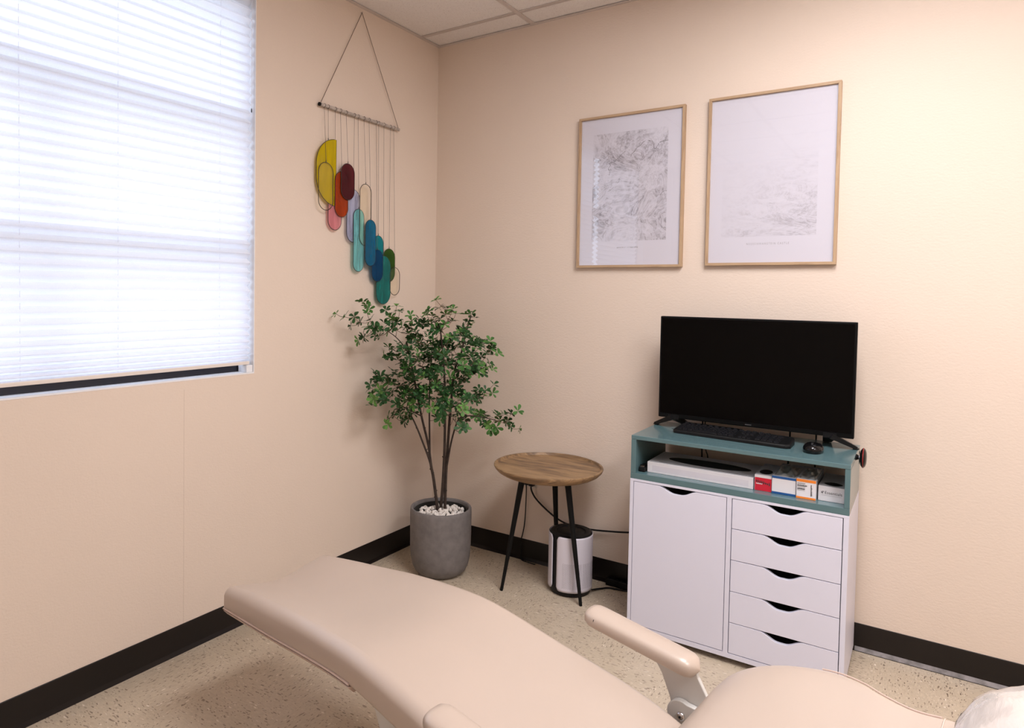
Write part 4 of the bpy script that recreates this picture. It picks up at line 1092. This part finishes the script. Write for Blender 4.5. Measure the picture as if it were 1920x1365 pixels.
def wrinkle(d):
    return 1+.010*math.sin(11*d.x+7*d.y)+.007*math.sin(23*d.y-9*d.z)+.006*math.sin(31*d.x+5*d.z)
hc = P3(1.922, .0, .744)
def headm(c, rx, ry, rz, f=None, nu=48, nv=26):
    m = MB(); rings = []
    for i in range(1, nv):
        a = math.pi*i/nv; ring = []
        for k in range(nu):
            b = 2*math.pi*k/nu; d = Vector((math.sin(a)*math.cos(b), math.sin(a)*math.sin(b), math.cos(a)))
            d2 = Vector([math.copysign(abs(t)**.82, t) for t in d]); g = f(d) if f else 1
            q = D*(d2.x*rx*g)+E*(d2.y*ry*g)+Vector((0, 0, d2.z*rz*g+.22*d2.x*rx)); ring.append(c+q)
        rings.append(ring)
    return m.loft(rings)
head = headm(hc, .116, .150, .057).build('headrest', M_VINYL, ch)
def cover_mat():
    t = NT('clear_plastic_cover'); v = t.coord((3, 3, 3), rot=(0, 0, R(35)))
    n = t.noise(t.coord((14, 2.5, 6), rot=(0, 0, R(40))), 3.0, 4, .6, .8)
    b = t.bump(n, .32, .008)
    g = t.n('BsdfGlossy', i_Roughness=.06); t.l(b, g.inputs['Normal']); tr = t.n('BsdfTransparent', i_Color=(.97, .97, .98, 1))
    dfm = t.n('BsdfDiffuse', i_Color=(.95, .91, .88, 1)); t.l(b, dfm.inputs['Normal'])
    m1 = t.n('MixShader', i_0=.36); t.l(tr.outputs[0], m1.inputs[1]); t.l(dfm.outputs[0], m1.inputs[2])
    fr = t.n('Fresnel', i_IOR=1.6); t.l(b, fr.inputs['Normal'])
    m2 = t.n('MixShader'); ge = t.n('NewGeometry'); t.l(t.math('MULTIPLY', t.math('ADD', fr.outputs[0], .03), t.math('SUBTRACT', 1.0, ge.outputs['Backfacing'])), m2.inputs[0]); t.l(m1.outputs[0], m2.inputs[1]); t.l(g.outputs[0], m2.inputs[2])
    return t.done(m2.outputs[0])
cv = headm(hc, .124, .158, .063, wrinkle, 72, 36).build('plastic_cover', cover_mat(), head); cv['label'] = 'crinkled clear plastic cover'
m = MB()
for e_ in (-.035, .035): m.tube([P3(1.74, e_, .60), P3(1.93, e_, .715)], .007, 10)
m.build('headrest_bar', M_STEEL, ch)

def arm(sd, label):
    rings = []; s0, s1 = .985, 1.292; z0, z1 = .560, .520; n = 24
    for i in range(n+1):
        u = i/n; s = s0+(s1-s0)*u; z = z0+(z1-z0)*u
        ed = min(1, math.sqrt(max(0, 1-(1-min(1, min(u, 1-u)*(s1-s0)/.034))**2))) if min(u, 1-u)*(s1-s0) < .034 else 1
        w_ = (.030+.010*math.sin(math.pi*min(1, u*1.1)))*max(.08, ed) if False else (.041-.003*u)*max(.06, ed); hh = (.0215+.002*u)*max(.10, ed**.8)
        ring = []
        for k in range(20):
            a = 2*math.pi*k/20; ca, sa = math.cos(a), math.sin(a)
            ring.append(P3(s, sd*.300+math.copysign(abs(ca)**.72, ca)*w_, z-.0215+math.copysign(abs(sa)**.72, sa)*hh))
        rings.append(ring)
    a_ = MB().loft(rings).build('armrest_pad', M_VINYL, ch); a_['label'] = label
    # blade that carries the pad, hinge block and bolt
    ei, eo = sd*.300-.006, sd*.300+.006
    poly = [(1.165, .508), (1.285, .498), (1.290, .480), (1.320, .430), (1.315, .365), (1.262, .345), (1.232, .372), (1.222, .410), (1.200, .460)]
    MB().prism([P3(s, ei, z) for s, z in poly], 0, 0, E*(eo-ei)).build('armrest_blade', M_LMETAL, ch, bevel=.002)
    ci = 1.256; e0 = ei-sd*.0005
    pl = []
    for k in range(13): a = math.pi*.35+math.pi*k/12; pl.append((ci+.033*math.cos(a), .386+.033*math.sin(a)))
    pl += [(1.33, .33), (1.345, .385), (1.33, .412)]
    d_in = -.016*sd
    hb = MB().prism([P3(s, (ei if sd > 0 else eo)-.0004*sd, z) for s, z in pl], 0, 0, E*d_in).build('hinge_block', M_LMETAL, ch, bevel=.002)
    e1 = (ei if sd > 0 else eo)+d_in-.0004*sd
    rings = [[P3(ci+.002+r*math.cos(a), e1-sd*x, .383+r*math.sin(a)) for a in [2*math.pi*k/20 for k in range(20)]] for x, r in ((0, .0105), (.003, .0100), (.0055, .0075), (.006, .0045))]
    bo = MB().loft(rings).build('bolt', M_STEEL, hb)
    rings = [[P3(ci+.002+.0028*math.cos(a), e1-sd*x, .383+.0028*math.sin(a)) for a in [2*math.pi*k/6 for k in range(6)]] for x in (.0062, .0066)]
    MB().loft(rings, True, False).build('bolt_socket', M_HOLE, hb)
arm(1, 'far armrest pad with a small tear'); arm(-1, 'near armrest pad')
tear = MB(); 
for k, (a, b) in enumerate((((0, .0), (.004, .006)), ((.002, .004), (.009, -.001)), ((.004, .006), (.005, .012)))):
    tear.tube([P3(1.024+a[0], .300-.0390, .531+a[1]), P3(1.024+b[0], .300-.0390, .531+b[1])], .0012, 5)
tear.build('tear', M_INK, ch)

# frame, column and base of the chair
def obx(s0, s1, e0, e1, z0, z1): return MB().prism([P3(s0, e0, z0), P3(s1, e0, z0), P3(s1, e1, z0), P3(s0, e1, z0)], 0, 0, (0, 0, z1-z0))
m = MB(); m.prism([P3(.70, -.205, .405), P3(.735, -.205, .330), P3(1.33, -.205, .265), P3(1.33, -.205, .315)], 0, 0, E*.41)
m.build('seat_frame', M_LMETAL, ch, bevel=.006)
obx(1.24, 1.32, -.31, .31, .285, .325).build('arm_crossbar', M_LMETAL, ch, bevel=.006)
for sd in (-1, 1): MB().prism([P3(1.235, sd*.278, .32), P3(1.315, sd*.278, .32), P3(1.31, sd*.278, .40), P3(1.24, sd*.278, .40)], 0, 0, E*(sd*.014)).build('arm_mount', M_LMETAL, ch, bevel=.002)
m = MB(); m.prism([P3(1.28, -.13, .30), P3(1.36, -.13, .28), P3(1.80, -.13, .54), P3(1.76, -.13, .585), P3(1.40, -.13, .44)], 0, 0, E*.26)
m.build('back_frame', M_LMETAL, ch, bevel=.006)
obx(1.00, 1.28, -.12, .12, .09, .29).build('column', M_LMETAL, ch, bevel=.015)
obx(.95, 1.75, -.22, .22, 0, .09).build('floor_base', M_LMETAL, ch, bevel=.02)
m = MB(); m.tube([P3(.25, 0, .385), P3(.75, 0, .32)], .018, 10); m.build('leg_rest_strut', M_LMETAL, ch)
